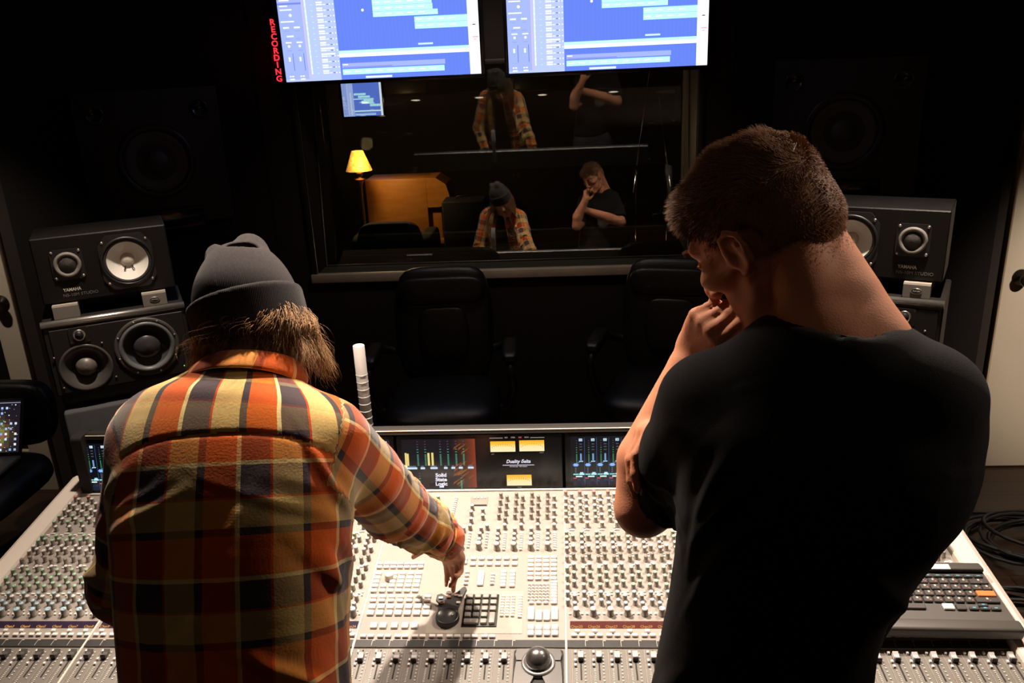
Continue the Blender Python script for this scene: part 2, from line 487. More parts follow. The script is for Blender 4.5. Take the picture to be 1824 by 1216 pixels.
def glass_mat():
    m = bpy.data.materials.new('window_glass'); m.use_nodes = True
    N = m.node_tree.nodes; L = m.node_tree.links; N.remove(N['Principled BSDF']); out = N['Material Output']
    tr = N.new('ShaderNodeBsdfTransparent'); tr.inputs['Color'].default_value = (0.93, 0.95, 0.94, 1)
    gl = N.new('ShaderNodeBsdfGlossy'); gl.inputs['Roughness'].default_value = 0.0
    fr = N.new('ShaderNodeFresnel'); fr.inputs['IOR'].default_value = 1.5
    ml = N.new('ShaderNodeMath'); ml.operation = 'MULTIPLY_ADD'; ml.inputs[1].default_value = 1.9; ml.inputs[2].default_value = 0.02; ml.use_clamp = True
    mx = N.new('ShaderNodeMixShader')
    L.new(fr.outputs['Fac'], ml.inputs[0]); L.new(ml.outputs[0], mx.inputs[0]); L.new(tr.outputs[0], mx.inputs[1]); L.new(gl.outputs[0], mx.inputs[2]); L.new(mx.outputs[0], out.inputs['Surface'])
    return m
M_GLASS = glass_mat()

# ------------------------------------------------------------------ the room
CEIL = 2.62
struct(MB().cbox((-4.2, -1.9, -0.1), (3.8, 10.2, 0.0)), 'floor', M_FLOOR)
struct(MB().cbox((-4.2, -1.9, CEIL), (3.8, 10.2, CEIL + 0.1)), 'ceiling', M_CEIL)
# wall with the window opening x -1.31..0.67, z 0.86..1.93
w = MB()
w.cbox((-1.62, 4.10, 0), (-1.31, 4.66, CEIL)); w.cbox((0.67, 4.10, 0), (0.96, 4.66, CEIL))
w.cbox((-1.31, 4.10, 0), (0.67, 4.66, 0.868)); w.cbox((-1.31, 4.10, 1.93), (0.67, 4.66, CEIL))
struct(w, 'wall_front', M_WALL)
def soffit(name, pts):
    struct(MB().prism(pts, 0.0, CEIL), name, M_SOFFIT)
SL = (Vector((-1.47, 4.05, 0)), Vector((-2.45, 3.50, 0)))
SRt = (Vector((0.80, 4.05, 0)), Vector((1.85, 3.62, 0)))
soffit('wall_front_left', [(-1.47, 4.05), (-1.47, 4.66), (-2.45, 4.66), (-2.45, 3.50)][::-1][::-1])
soffit('wall_front_right', [(0.80, 4.05), (1.85, 3.62), (1.85, 4.66), (0.80, 4.66)])
# wall pieces round the two doors (left door plane y 3.50, right door plane y 3.62)
wl = MB(); wl.cbox((-3.9, 3.52, 0), (-3.40, 3.66, CEIL)); wl.cbox((-3.40, 3.52, 2.10), (-2.45, 3.66, CEIL)); wl.cbox((-2.53, 3.53, 0), (-2.45, 3.66, 2.1))
struct(wl, 'wall_left_end', M_WALL)
wr = MB(); wr.cbox((2.86, 3.64, 0), (3.4, 3.78, CEIL)); wr.cbox((1.85, 3.64, 2.10), (2.86, 3.78, CEIL)); wr.cbox((1.85, 3.645, 0), (1.90, 3.78, 2.1))
struct(wr, 'wall_right_end', M_WALL)
struct(MB().cbox((-3.65, -1.8, 0), (-3.5, 3.52, CEIL)), 'wall_left', M_WALL)
struct(MB().cbox((3.2, -1.8, 0), (3.35, 3.64, CEIL)), 'wall_right', M_WALL)
struct(MB().cbox((-3.65, -1.9, 0), (3.35, -1.75, CEIL)), 'wall_back', mat('back_wall_paint', (0.05, 0.042, 0.036), 0.9))
# live room beyond the glass
M_LIVE = mat('live_room_paint', (0.028, 0.025, 0.023), 0.9, spec=0.1)
struct(MB().cbox((-4.1, 10.0, 0), (3.7, 10.15, CEIL)), 'wall_live_room_back', M_LIVE)
struct(MB().cbox((-4.15, 4.66, 0), (-4.0, 10.0, CEIL)), 'wall_live_room_left', M_LIVE)
struct(MB().cbox((3.5, 4.66, 0), (3.65, 10.0, CEIL)), 'wall_live_room_right', M_LIVE)

# window: frame, two leaning panes, ledge
wf = MB()
for x0, x1 in ((-1.31, -1.285), (0.645, 0.67)): wf.cbox((x0, 4.085, 0.912), (x1, 4.64, 1.93), bev=0.003)
wf.cbox((-1.285, 4.085, 1.905), (0.645, 4.64, 1.93), bev=0.003)
wo = struct(wf, 'window_1', mat('black_window_frame', (0.016, 0.015, 0.014), 0.5))
bead = MB()
for s, x in ((1, -1.285), (-1, 0.645)):
    bead.tube([(x + s * 0.006, 4.262, 0.915), (x + s * 0.006, 4.385, 1.905)], 0.0035, seg=6)
    bead.tube([(x + s * 0.004, 4.092, 0.915), (x + s * 0.004, 4.092, 1.905)], 0.003, seg=6)
bead.tube([(-1.28, 4.262, 0.918), (0.64, 4.262, 0.918)], 0.0035, seg=6)
bead.obj('glazing_bead', mat('worn_bead_metal', (0.16, 0.14, 0.12), 0.35, 0.6), wo)
def pane(y, z0, z1, tilt):
    h = (z1 - z0) / math.cos(tilt)
    p = MB().cbox((-1.284, -0.003, 0.0), (0.644, 0.003, h))
    return p.obj('pane', M_GLASS, wo, T(0, y, z0) @ RX(-tilt))
pane(4.268, 0.914, 1.905, R_(7.3))
pane(4.52, 0.914, 1.905, R_(-1.8))
led = MB()
led.cbox((-1.315, 4.075, 0.868), (0.675, 4.115, 0.914), 0, bev=0.004)
lo = struct(led, 'trim_1', M_SILLWOOD)
struct(MB().cbox((-1.31, 4.116, 0.868), (0.67, 4.66, 0.911)), 'trim_2', M_SILLDARK)

# doors
def door(name, x0, x1, y, z1, glazed, knob_x, label):
    d = MB(); th = 0.045
    if glazed:
        st, r1, r2 = 0.105, 0.80, 0.95
        d.cbox((x0, y, 0.0), (x0 + st, y + th, z1), bev=0.003); d.cbox((x1 - st, y, 0.0), (x1, y + th, z1), bev=0.003)
        for a, b in ((0, 0.22), (r1, r2), (z1 - 0.12, z1)): d.cbox((x0 + st, y, a), (x1 - st, y + th, b), bev=0.002)
    else:
        d.cbox((x0, y, 0.006), (x1, y + th, z1), bev=0.003)
    o = struct(d, name, M_CREAM, label)
    if glazed:
        g = MB(); g.cbox((x0 + 0.1, y + 0.015, 0.22), (x1 - 0.1, y + 0.03, 0.80)); g.cbox((x0 + 0.1, y + 0.015, 0.95), (x1 - 0.1, y + 0.03, z1 - 0.12))
        g.obj('dark_pane', mat('dark_door_glass', (0.012, 0.012, 0.012), 0.12), o)
    k = MB()
    kz = 0.97 if glazed else 0.93
    k.lathe([(0.0, 0), (0.036, 0), (0.036, 0.006), (0.012, 0.010), (0.011, 0.035), (0.026, 0.045), (0.031, 0.058), (0.026, 0.072), (0.0, 0.076)], T(knob_x, y - 0.0, kz) @ RX(PI / 2), 0, 24)
    k.obj('door_knob', M_KNOBMETAL, o)
    return o
door('door_1', -3.39, -2.535, 3.50, 2.08, True, -2.585, None)
dr = door('door_2', 1.915, 2.85, 3.62, 2.08, False, 1.985, None)
MB().tube([(1.909, 3.616, 0.01), (1.909, 3.616, 2.08)], 0.004, seg=6).obj('door_edge_strip', mat('dull_edge', (0.30, 0.22, 0.14), 0.5), dr)

# ------------------------------------------------------------------ lights
def spot(name, loc, tgt, power, col, size=70, blend=0.5, rad=0.04):
    l = bpy.data.lights.new(name, 'SPOT'); l.energy = power; l.color = col; l.spot_size = R_(size); l.spot_blend = blend; l.shadow_soft_size = rad
    o = bpy.data.objects.new(name, l); COL.objects.link(o); o.location = loc
    o.rotation_euler = (Vector(tgt) - Vector(loc)).to_track_quat('-Z', 'Y').to_euler()
    return o
def point(name, loc, power, col, rad=0.03):
    l = bpy.data.lights.new(name, 'POINT'); l.energy = power; l.color = col; l.shadow_soft_size = rad
    o = bpy.data.objects.new(name, l); COL.objects.link(o); o.location = loc
    return o
WARM = (1.0, 0.82, 0.67)
KEYS = [((-0.48, 1.90, CEIL - .05), (-0.16, 1.60, 0.85), 330, 76), ((-1.05, 2.05, CEIL - .05), (-1.10, 1.72, 0.95), 95, 92), ((0.95, 2.05, CEIL - .05), (0.80, 1.50, 0.90), 165, 100)]
for i, (a, b, pw, sz) in enumerate(KEYS): spot('console_spot', a, b, pw, WARM, sz, 0.75, 0.035)
BACKROW = [-1.98, -1.46, -0.82, -0.19, 0.51]
for x in BACKROW: spot('back_row_spot', (x, 0.30, CEIL - .03), (x, 0.0, 0), 0.5, WARM, 110, 0.8, 0.04)
spot('side_spot', (2.5, 0.7, CEIL - .05), (2.40, 3.6, 0.75), 430, WARM, 27, 0.8, 0.05)  # added light without a fixture, brightens the right door
spot('side_spot', (2.0, 1.22, CEIL - .05), (0.42, 1.05, 1.60), 60, WARM, 26, 0.9, 0.05)
spot('side_spot', (2.3, 1.7, CEIL - .05), (1.75, 2.5, 0.0), 60, WARM, 60, 0.8, 0.05)  # added light for the floor and cables at the right
spot('ceiling_fill', (1.35, -1.15, 1.25), (1.2, -0.55, CEIL), 10, WARM, 100, 0.9, 0.1)  # unseen light put in to brighten the ceiling mirrored in the window
spot('ledge_fill', (-0.3, 3.35, CEIL - .05), (-0.3, 4.1, 0.6), 17, WARM, 100, 0.8, 0.05)  # added to brighten the ledge under the window
spot('side_spot', (-2.6, 2.2, CEIL - .05), (-2.75, 3.5, 0.8), 60, WARM, 46, 0.8, 0.05)  # added light that brightens the left door

M_LAMPON = emat('lit_downlight', (1.0, 0.9, 0.72), 6.0)
M_LAMPDIM = emat('dim_downlight', (1.0, 0.86, 0.66), 4.0)
def downlight(x, y, label, m):
    t = thing('ceiling_light', label, 'ceiling light', T(x, y, CEIL), 'recessed ceiling downlights')
    MB().lathe([(0.062, 0.0), (0.062, -0.006), (0.050, -0.010), (0.046, -0.004), (0.046, 0.0)], I4, 0, 28, cap=False).obj('trim_ring', mat('white_trim', (0.7, 0.68, 0.63), 0.5), t)
    MB().lathe([(0.0, -0.003), (0.046, -0.003)], I4, 0, 28, cap=False).obj('lamp_lens', m, t)
    return t
nm = ['first', 'second', 'third', 'fourth', 'fifth']
for i, x in enumerate(BACKROW):
    downlight(x, 0.30, 'round recessed ceiling light mirrored in the window glass, %s of the row from the left' % nm[i], M_LAMPDIM)

# ------------------------------------------------------------------ televisions with the recording timeline
M_SCREEN = colmat('screen_glow', 1.3, 0.2)
def timeline(W, H):
    t = Tints(); q = srgb
    lav = q(.68, .74, .97); lav2 = q(.60, .67, .95); blue = q(.37, .48, .88); cy = q(.72, .95, 1.0); wh = q(.97, .98, 1.0); dark = q(.36, .42, .72); mid = q(.55, .62, .93)
    X = lambda f: (f - 0.5) * W
    u = W / 345.0                                    # one step of the picture's own grid
    t.rect(X(0), 0, X(1), H, blue)
    for i in range(34):
        x = X(.30 + i * .019); t.rect(x, 0, x + .6 * u, H, q(.40, .50, .88), .0003)
    t.rect(X(0), 0, X(.285), H, lav, .0004); t.rect(X(0), 4 * u, X(.128), H, lav2, .0005)
    t.rect(X(.12), 4 * u, X(.127), H, q(.78, .70, .95), .0006)
    t.rect(X(.135), 12 * u, X(.142), H, q(.82, .92, 1.0), .0006)
    t.rect(X(.945), 0, X(1), H, wh, .0006)
    for f, y, w_, c in ((.965, 60, .03, q(1, .6, .65)), (.968, 80, .015, q(.2, .3, .5)), (.97, 122, .02, q(1, .6, .7)), (.97, 129, .02, q(1, .6, .7)), (.97, 56, .014, q(1, .65, .7))):
        t.rect(X(f), y * u, X(f) + w_ * W, (y + 1.6) * u, c, .0009)
    def clip(x0, x1, y0, y1, c, line=True):
        t.rect(X(x0), y0 * u, X(x1), y1 * u, c, .0006)
        if line:
            t.rect(X(x0), (y1 - .9) * u, X(x1), y1 * u, q(.55, .80, .97), .0009)
            n = int((x1 - x0) / .055)
            for k in range(n):
                a = X(x0 + .008 + k * .055); t.rect(a, (y0 + y1) / 2 * u - .7 * u, a + .03 * W, (y0 + y1) / 2 * u + .9 * u, wh, .0009)
    clip(.295, .815, 8, 17.5, cy); clip(.295, .82, 19, 27, q(.60, .66, .94), False)
    t.rect(X(.30), 19.5 * u, X(.55), 21 * u, q(.5, .52, .82), .0009); t.rect(X(.298), 24 * u, X(.325), 25.6 * u, wh, .0009)
    clip(.285, .945, 43, 48, cy, False); clip(.285, .945, 37, 43.4, wh, False)
    t.rect(X(.69), 52 * u, X(.765), 55 * u, q(.75, .88, 1), .0008)
    for k in range(2): clip(.68, .945, 78 + 10 * k, 88 + 10 * k, cy)
    clip(.475, .80, 100, 109, cy); clip(.475, .775, 109, 118.4, cy); clip(.475, .772, 118.4, 128, cy); clip(.53, .785, 128, 137, cy); clip(.285, .785, 137, 146, cy)
    clip(.40, .70, 150, 159, cy); clip(.40, .70, 159, 168, cy); clip(.30, .60, 172, 181, cy); clip(.30, .60, 181, 190, cy)
    t.disc(X(.425), 112 * u, 2.3 * u, wh, .0008)
    t.rect(X(.41), 1.0 * u, X(.545), 4.6 * u, q(.84, .90, 1), .0008)
    for k in range(20):                              # track headers
        y = (12.5 + k * 9.3) * u
        if y > H - 5 * u: break
        long = k in (3, 4)
        t.rect(X(.195), y + 2.2 * u, X(.265 if long else .225), y + 4.6 * u, wh, .0008)
        t.rect(X(.195), y - 1.2 * u, X(.225), y + 1.0 * u, q(.92, .95, 1), .0008)
        t.rect(X(.228), y - .9 * u, X(.242), y + .7 * u, q(.86, .91, 1), .0008)
        t.rect(X(.247), y - .7 * u, X(.258), y + .7 * u, dark, .0008); t.disc(X(.263), y, 1.1 * u, wh, .0009, 8); t.disc(X(.279), y, 1.1 * u, wh, .0009, 8)
        t.rect(X(.165), y - .6 * u, X(.175), y + .6 * u, q(.6, .92, 1), .0008)
        t.disc(X(.139), y, 1.3 * u, wh, .0009, 8)
    for xo in (.02, .075):                           # the two channel strips at the left
        t.rect(X(xo + .028), 18 * u, X(xo + .031), 47 * u, dark, .0008); t.rect(X(xo + .006), 34 * u, X(xo + .015), 41 * u, wh, .0009)
        t.disc(X(xo + .015), 59 * u, 2.2 * u, wh, .0008); t.rect(X(xo), 64 * u, X(xo + .03), 66 * u, wh, .0008); t.rect(X(xo + .002), 51 * u, X(xo + .028), 52.6 * u, mid, .0008)
        t.rect(X(xo), 8 * u, X(xo + .008), 10 * u, wh, .0008); t.rect(X(xo + .012), 8 * u, X(xo + .022), 10 * u, wh, .0008); t.rect(X(xo), 3 * u, X(xo + .024), 5.2 * u, wh, .0008)
        t.rect(X(xo - .004), 88 * u, X(xo + .026), 90.6 * u, wh, .0008); t.rect(X(xo), 83 * u, X(xo + .024), 84.4 * u, mid, .0008); t.rect(X(xo), 70 * u, X(xo + .024), 71.6 * u, mid, .0008)
    t.rect(X(.008), 98 * u, X(.075), 100 * u, wh, .0008); t.disc(X(.06), 109 * u, 2.6 * u, wh, .0008); t.rect(X(.03), 74 * u, X(.065), 76.4 * u, wh, .0008)
    for y, x1 in ((117, .07), (123, .05), (132, .06), (139, .075), (146, .05), (153, .08), (160, .06)): t.rect(X(.01), y * u, X(x1), (y + 2) * u, wh, .0008)
    t.rect(X(.0), 126 * u, X(.12), 129 * u, q(.45, .5, .85), .0006); t.rect(X(.0), 134 * u, X(.12), 136 * u, q(.45, .5, .85), .0006)
    return t
def television(M, W, H, label, group=None):
    t = thing('television', label, 'television', M, group)
    b = MB(); bz = 0.018
    b.cbox((-W / 2 - bz, 0.006, -bz), (W / 2 + bz, 0.05, H + bz), bev=0.004)
    b.cbox((-W / 2 - bz, -0.002, -bz), (W / 2 + bz, 0.006, 0.0), bev=0.001); b.cbox((-W / 2 - bz, -0.002, H), (W / 2 + bz, 0.006, H + bz), bev=0.001)
    b.cbox((-W / 2 - bz, -0.002, 0.0), (-W / 2, 0.006, H), bev=0.001); b.cbox((W / 2, -0.002, 0), (W / 2 + bz, 0.006, H), bev=0.001)
    b.obj('bezel', M_BLACKG, t)
    timeline(W, H).obj('screen', M_SCREEN, t, T(0, 0.004, 0) @ RX(PI / 2))
    MB().cbox((-0.12, 0.05, H * 0.45), (0.12, 0.094, H * 0.9), bev=0.003).obj('wall_mount', M_BLACK, t)
    return t
television(T(-0.827, 4.0, 1.868) @ RZ(R_(1.5)), 0.916, 0.515, 'left wall television glowing blue with a recording timeline, beside the red sign', 'timeline televisions above the window')
television(T(0.211, 4.0, 1.862) @ RZ(R_(-1.0)), 0.902, 0.507, 'right wall television glowing blue with a recording timeline, over the window', 'timeline televisions above the window')

# red RECORDING sign
sg = thing('recording_sign', 'narrow black sign with stacked red glowing letters beside the left television', 'sign', T(-1.325, 4.03, 1.85))
MB().cbox((-0.033, 0.0, 0.0), (0.022, 0.07, 0.32), bev=0.003).obj('sign_panel', M_BLACK, sg)
M_REDLED = emat('red_led', (1.0, 0.035, 0.05), 1.25)
for i, ch in enumerate('RECORDING'):
    lettering(ch, 0.037, M_REDLED, sg, T(-0.005, -0.0015, 0.283 - i * 0.0312) @ RX(PI / 2), name='led_letter', weight=0.0012, sx=1.1)
point('sign_glow', (-1.345, 3.99, 1.98), 0.05, (1, .03, .05), 0.02)

# ------------------------------------------------------------------ monitors set in the angled walls
def main_monitor(P, along, width, h, label):
    a = Vector((along[1] - along[0])); a.normalize()
    if a.x < 0: a = -a
    n = Vector((a.y, -a.x, 0))                       # towards the listener
    M = Matrix(((a.x, -n.x, 0, P[0]), (a.y, -n.y, 0, P[1]), (0, 0, 1, P[2]), (0, 0, 0, 1)))
    t = thing('main_monitor', label, 'loudspeaker', M)
    b = MB(); b.cbox((-width / 2, -0.028, 0), (width / 2, -0.002, h), bev=0.006)
    b.obj('baffle', mat('matt_black_baffle', (0.010, 0.010, 0.010), 0.55, bump=0.1), t)
    F = lambda x, z: T(x, -0.028, z) @ RX(PI / 2)
    wz = h * 0.48
    MB().lathe([(0.168, 0.0), (0.168, 0.010), (0.150, 0.014), (0.138, 0.006), (0.138, 0.0)], F(0, wz), 0, 48, cap=False).obj('woofer_ring', M_BLACK, t)
    MB().lathe([(0.139, 0.004), (0.128, 0.010), (0.115, 0.004), (0.06, -0.004), (0.052, 0.0)], F(0, wz), 0, 48, cap=False).obj('woofer_cone', mat('grey_cone_paper', (0.085, 0.080, 0.070), 0.7), t)
    MB().lathe([(0.052, 0.0), (0.045, 0.012), (0.025, 0.021), (0.0, 0.024)], F(0, wz), 0, 32, cap=False).obj('dust_cap', mat('dust_cap_grey', (0.06, 0.056, 0.05), 0.6), t)
    for s in (-1, 1):
        MB().lathe([(0.040, 0.0), (0.040, 0.004), (0.032, 0.005), (0.030, 0.0005), (0.0, 0.0005)], F(s * width * .36, h * .84), 0, 28, cap=False).obj('port', M_BLACKG, t)
    MB().cbox((-0.17, -0.045, -0.02), (0.17, -0.028, 0.075), bev=0.012).obj('slot_shelf', M_BLACKG, t)
    return t
ml = SL[1] - SL[0]
main_monitor((-1.893, 3.813, 1.25), SL, 0.62, 0.62, 'large dim main monitor sunk in the dark wall left of the window')
main_monitor((1.255, 3.864, 1.27), SRt, 0.62, 0.60, 'large dim main monitor sunk in the dark wall right of the window')
# ------------------------------------------------------------------ near-field speakers on their stands
M_NSBOX = mat('worn_black_veneer', (0.0095, 0.0085, 0.0075), 0.5, var=0.35, scale=12, bump=0.2, bscale=120, spec=.18)
M_CONEW = mat('white_paper_cone', (0.90, 0.87, 0.80), 0.75, var=0.04)
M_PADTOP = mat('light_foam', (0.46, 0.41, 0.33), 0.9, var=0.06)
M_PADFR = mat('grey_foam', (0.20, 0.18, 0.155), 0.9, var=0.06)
M_3WAY = mat('charcoal_baffle', (0.020, 0.0175, 0.0165), 0.5, bump=0.15, bscale=500, spec=.25)
M_WHITEPRINT = mat('white_print', (0.62, 0.60, 0.55), 0.6)
M_GREYPRINT = mat('grey_print', (0.16, 0.15, 0.14), 0.6)
def screws(t, spots, F, r=0.004):
    for x, z in spots: MB().lathe([(0, 0.003), (r * .6, 0.003), (r, 0.001), (r, 0)], F(x, z), 0, 10, cap=False).obj('screw', M_SILVER, t)
def bookshelf_speaker(M, s, label):
    """s = +1: tweeter at the left as seen from the front"""
    t = thing('studio_monitor', label, 'loudspeaker', M, 'white cone studio monitors')
    W, H, D = 0.365, 0.195, 0.20
    cb = MB().cbox((-W / 2, 0, 0), (W / 2, D, H), bev=0.003, seg=1).obj('cabinet', M_NSBOX, t)
    F = lambda x, z, d=0.0: T(x, -d, z) @ RX(PI / 2)
    wx, wz = s * 0.062, 0.100
    poly = []
    for x, y in ((-.074, .05), (-.05, .082), (.05, .082), (.074, .05), (.074, -.05), (.05, -.082), (-.05, -.082), (-.074, -.05)): poly.append((x, y))
    bore(cb, MB().lathe([(0.0668, -.06), (0.0668, .02)], F(wx, wz), 0, 48, False))
    holed_plate(poly, .067, 0.0, 0.005, F(wx, wz)).lathe([(0.0745, 0.005), (0.0745, 0.008), (0.068, 0.010), (0.066, 0.004)], F(wx, wz), 0, 48, cap=False).obj('woofer_frame', M_BLACK, t)
    MB().lathe([(0.0672, 0.004), (0.063, 0.0075), (0.0578, 0.001)], F(wx, wz), 0, 48, cap=False).obj('woofer_surround', M_RUBBER, t)
    cone = MB().lathe([(0.0580, 0.0012), (0.045, -0.0085), (0.032, -0.0160), (0.0195, -0.0220)], F(wx, wz), 0, 48, cap=False)
    c = cone.obj('woofer_cone', M_CONEW, t)
    MB().lathe([(0.0205, -0.0216), (0.0195, -0.0180), (0.015, -0.0135), (0.008, -0.0112), (0.0, -0.0105)], F(wx, wz), 0, 32, cap=False).obj('dust_cap', mat('cream_dust_cap', (0.72, 0.66, 0.56), 0.6), t)
    lead = MB()
    for a in (-2.0, -1.1):
        dx, dz = math.cos(a), math.sin(a)
        lead.tube([(wx + dx * .020, +.016, wz + dz * .020), (wx + dx * .026, .010, wz + dz * .026), (wx + dx * .033, .0125, wz + dz * .033)], 0.0014, seg=6)
    lead.obj('tinsel_lead', M_BLACK, t)
    screws(t, [(wx - .060, wz + .062), (wx + .060, wz + .062), (wx - .060, wz - .062), (wx + .060, wz - .062)], lambda x, z: F(x, z, .005), .0045)
    tx, tz = -s * 0.098, 0.112
    MB().prism(rrect(-.043, -.045, .043, .045, .012), 0, 0.004, F(tx, tz)).obj('tweeter_plate', M_BLACK, t)
    MB().lathe([(0.037, 0.004), (0.036, 0.012), (0.031, 0.014), (0.026, 0.009), (0.024, 0.006)], F(tx, tz), 0, 36, cap=False).obj('tweeter_ring', mat('worn_grey_ring', (0.20, 0.185, 0.165), 0.6, var=0.3, scale=90), t)
    MB().lathe([(0.0255, 0.006), (0.020, 0.011), (0.010, 0.015), (0.0, 0.0165)], F(tx, tz), 0, 28, cap=False).obj('tweeter_dome', mat('mesh_dome', (0.05, 0.046, 0.042), 0.4, 0.5, bump=0.8, bscale=900), t)
    screws(t, [(tx - .036, tz + .038), (tx + .036, tz + .038), (tx - .036, tz - .038), (tx + .036, tz - .038)], lambda x, z: F(x, z, .004), .0045)
    lx = tx - (0.0 if s > 0 else 0.005)
    lettering('YAMAHA', 0.0135, M_WHITEPRINT, t, F(lx - .002, 0.036, .0006), weight=0.0003, sx=0.85)
    lettering('NS-10M STUDIO', 0.0125, M_GREYPRINT, t, F(lx + .018, 0.020, .0006), sx=1.05)
    return t
def three_way(M, s, label):
    t = thing('studio_monitor', label, 'loudspeaker', M, 'three-driver monitors under the white cone monitors')
    W, H, D = 0.395, 0.228, 0.27
    cb = MB().cbox((-W / 2, 0, 0), (W / 2, D, H), bev=0.004, seg=1).obj('cabinet', M_3WAY, t)
    bf = MB().cbox((-W / 2 + .016, -0.004, 0.008), (W / 2 - .010, 0.002, H - 0.022), bev=0.002, seg=1).obj('baffle', M_3WAY, t)
    MB().tube([(-W / 2, 0.004, H - 0.006), (W / 2, 0.004, H - 0.006)], 0.011, seg=14).obj('silver_edge', M_SILVER, t)
    F = lambda x, z, d=0.004: T(x, -d, z) @ RX(PI / 2)
    wx, wz = s * 0.072, 0.112
    for pt in (cb, bf): bore(pt, MB().lathe([(0.079, -.07), (0.079, .02)], F(wx, wz), 0, 48, False).lathe([(0.0715, -.06), (0.0715, .02)], F(-s * 0.104, 0.078), 0, 48, False))
    MB().lathe([(0.092, 0.0), (0.092, 0.004), (0.088, 0.006), (0.080, 0.006), (0.079, 0.003)], F(wx, wz), 0, 52, cap=False).obj('woofer_frame', M_GRAPH, t)
    MB().lathe([(0.080, 0.004), (0.0775, 0.009), (0.071, 0.010), (0.0655, 0.002), (0.064, -.004)], F(wx, wz), 0, 52, cap=False).obj('woofer_surround', mat('grey_rubber_surround', (0.14, 0.145, 0.145), 0.4), t)
    MB().lathe([(0.0645, -0.0035), (0.055, -0.012), (0.040, -0.020)], F(wx, wz), 0, 52, cap=False).obj('woofer_cone', mat('slate_cone', (0.055, 0.060, 0.065), 0.45), t)
    MB().lathe([(0.0435, -0.0195), (0.0415, -0.009), (0.034, 0.002), (0.020, 0.0085), (0.0, 0.0105)], F(wx, wz), 0, 40, cap=False).obj('dust_cap', mat('dark_dust_cap', (0.045, 0.045, 0.048), 0.35), t)
    screws(t, [(wx + .086 * math.cos(k * PI / 4 + .3), wz + .086 * math.sin(k * PI / 4 + .3)) for k in range(8)], lambda x, z: F(x, z, .009), .0035)
    mx_, mz = -s * 0.104, 0.078
    MB().lathe([(0.0735, 0.0), (0.072, 0.003), (0.066, 0.0015), (0.056, -0.006), (0.047, -0.014), (0.040, -0.020)], F(mx_, mz), 0, 48, cap=False).obj('midrange_waveguide', mat('satin_waveguide', (0.085, 0.080, 0.074), 0.3, coat=0.2), t)
    MB().lathe([(0.041, -0.0205), (0.036, -0.0165), (0.030, -0.0195)], F(mx_, mz), 0, 40, cap=False).obj('midrange_surround', M_RUBBER, t)
    MB().lathe([(0.0305, -0.0195), (0.0285, -0.009), (0.021, 0.001), (0.011, 0.0055), (0.0, 0.007)], F(mx_, mz), 0, 36, cap=False).obj('midrange_dome', mat('mottled_dome', (0.20, 0.18, 0.155), 0.45, 0.3, var=0.5, scale=120), t)
    tx, tz = -s * 0.104, 0.181
    MB().prism(rrect(-.028, -.024, .028, .024, .005), 0, 0.003, F(tx, tz)).obj('tweeter_plate', M_3WAY, t)
    MB().lathe([(0.0175, 0.003), (0.0165, 0.006), (0.012, 0.004)], F(tx, tz), 0, 28, cap=False).obj('tweeter_ring', M_SILVER, t)
    MB().lathe([(0.0125, 0.004), (0.009, 0.008), (0.0, 0.0105)], F(tx, tz), 0, 24, cap=False).obj('tweeter_dome', M_BLACK, t)
    screws(t, [(tx - .024, tz + .020), (tx + .024, tz + .020), (tx - .024, tz - .020), (tx + .024, tz - .020), (mx_ - .078, mz + .045), (mx_ + .055, mz + .068), (mx_ - .070, mz - .052), (mx_ + .074, mz - .045)], lambda x, z: F(x, z), .0035)
    MB().lathe([(0, 0.002), (.0017, 0.001), (.0018, 0)], F(s * .166, 0.03), 0, 10, cap=False).obj('power_light', emat('green_led', (0.25, 1.0, 0.1), 1.2), t)
    return t
def foam_pad(M, label, badge, grp):
    t = thing('foam_pad', label, 'isolation pad', M, grp)
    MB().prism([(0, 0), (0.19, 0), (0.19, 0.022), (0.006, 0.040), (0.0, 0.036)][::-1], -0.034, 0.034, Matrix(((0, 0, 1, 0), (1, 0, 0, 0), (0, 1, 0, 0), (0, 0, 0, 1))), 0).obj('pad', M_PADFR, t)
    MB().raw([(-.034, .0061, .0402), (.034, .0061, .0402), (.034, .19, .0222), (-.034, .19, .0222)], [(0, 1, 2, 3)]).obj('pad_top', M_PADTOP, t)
    if badge:
        F = T(0, -0.0008, 0.019) @ RX(PI / 2)
        MB().lathe([(0.0, 0.0008), (0.0135, 0.0008), (0.0135, 0)], F @ S(1, .55, 1), 0, 24, cap=False).lathe([(0.0125, 0.0009), (0.0142, 0.0012), (0.0148, 0.0003)], F @ S(1, .55, 1), 1, 24, cap=False).obj('badge', [M_BLACK, M_SILVER], t)
        lettering('Auralex', 0.0062, M_WHITEPRINT, t, T(0, -0.0018, 0.019) @ RX(PI / 2), name='badge_lettering', shear=0.25)
    return t
def speaker_stand(M, label, s):
    t = thing('speaker_stand', label, 'speaker stand', M, 'stands behind the console')
    MB().cbox((-0.19, 0.0, 0.985), (0.19, 0.30, 1.032), bev=0.004).obj('top_plate', M_BLACK, t)
    MB().cbox((-0.12 * s - .07, -0.05, 0.02), (-0.12 * s + .31 if s > 0 else .19, 0.28, 0.985), bev=0.006).obj('column', mat('grey_felt_panel', (0.085, 0.088, 0.088), 0.95, bump=0.3, bscale=600), t)
    MB().cbox((-0.22, -0.06, 0.0), (0.22, 0.32, 0.02), bev=0.004).obj('base_plate', M_BLACK, t)
    MB().tube([(0.02 if s > 0 else -.17, -0.056, 0.984), (0.19 if s > 0 else -.02, -0.056, 0.984)], 0.008, seg=10).obj('silver_edge', M_SILVER, t)
    return t
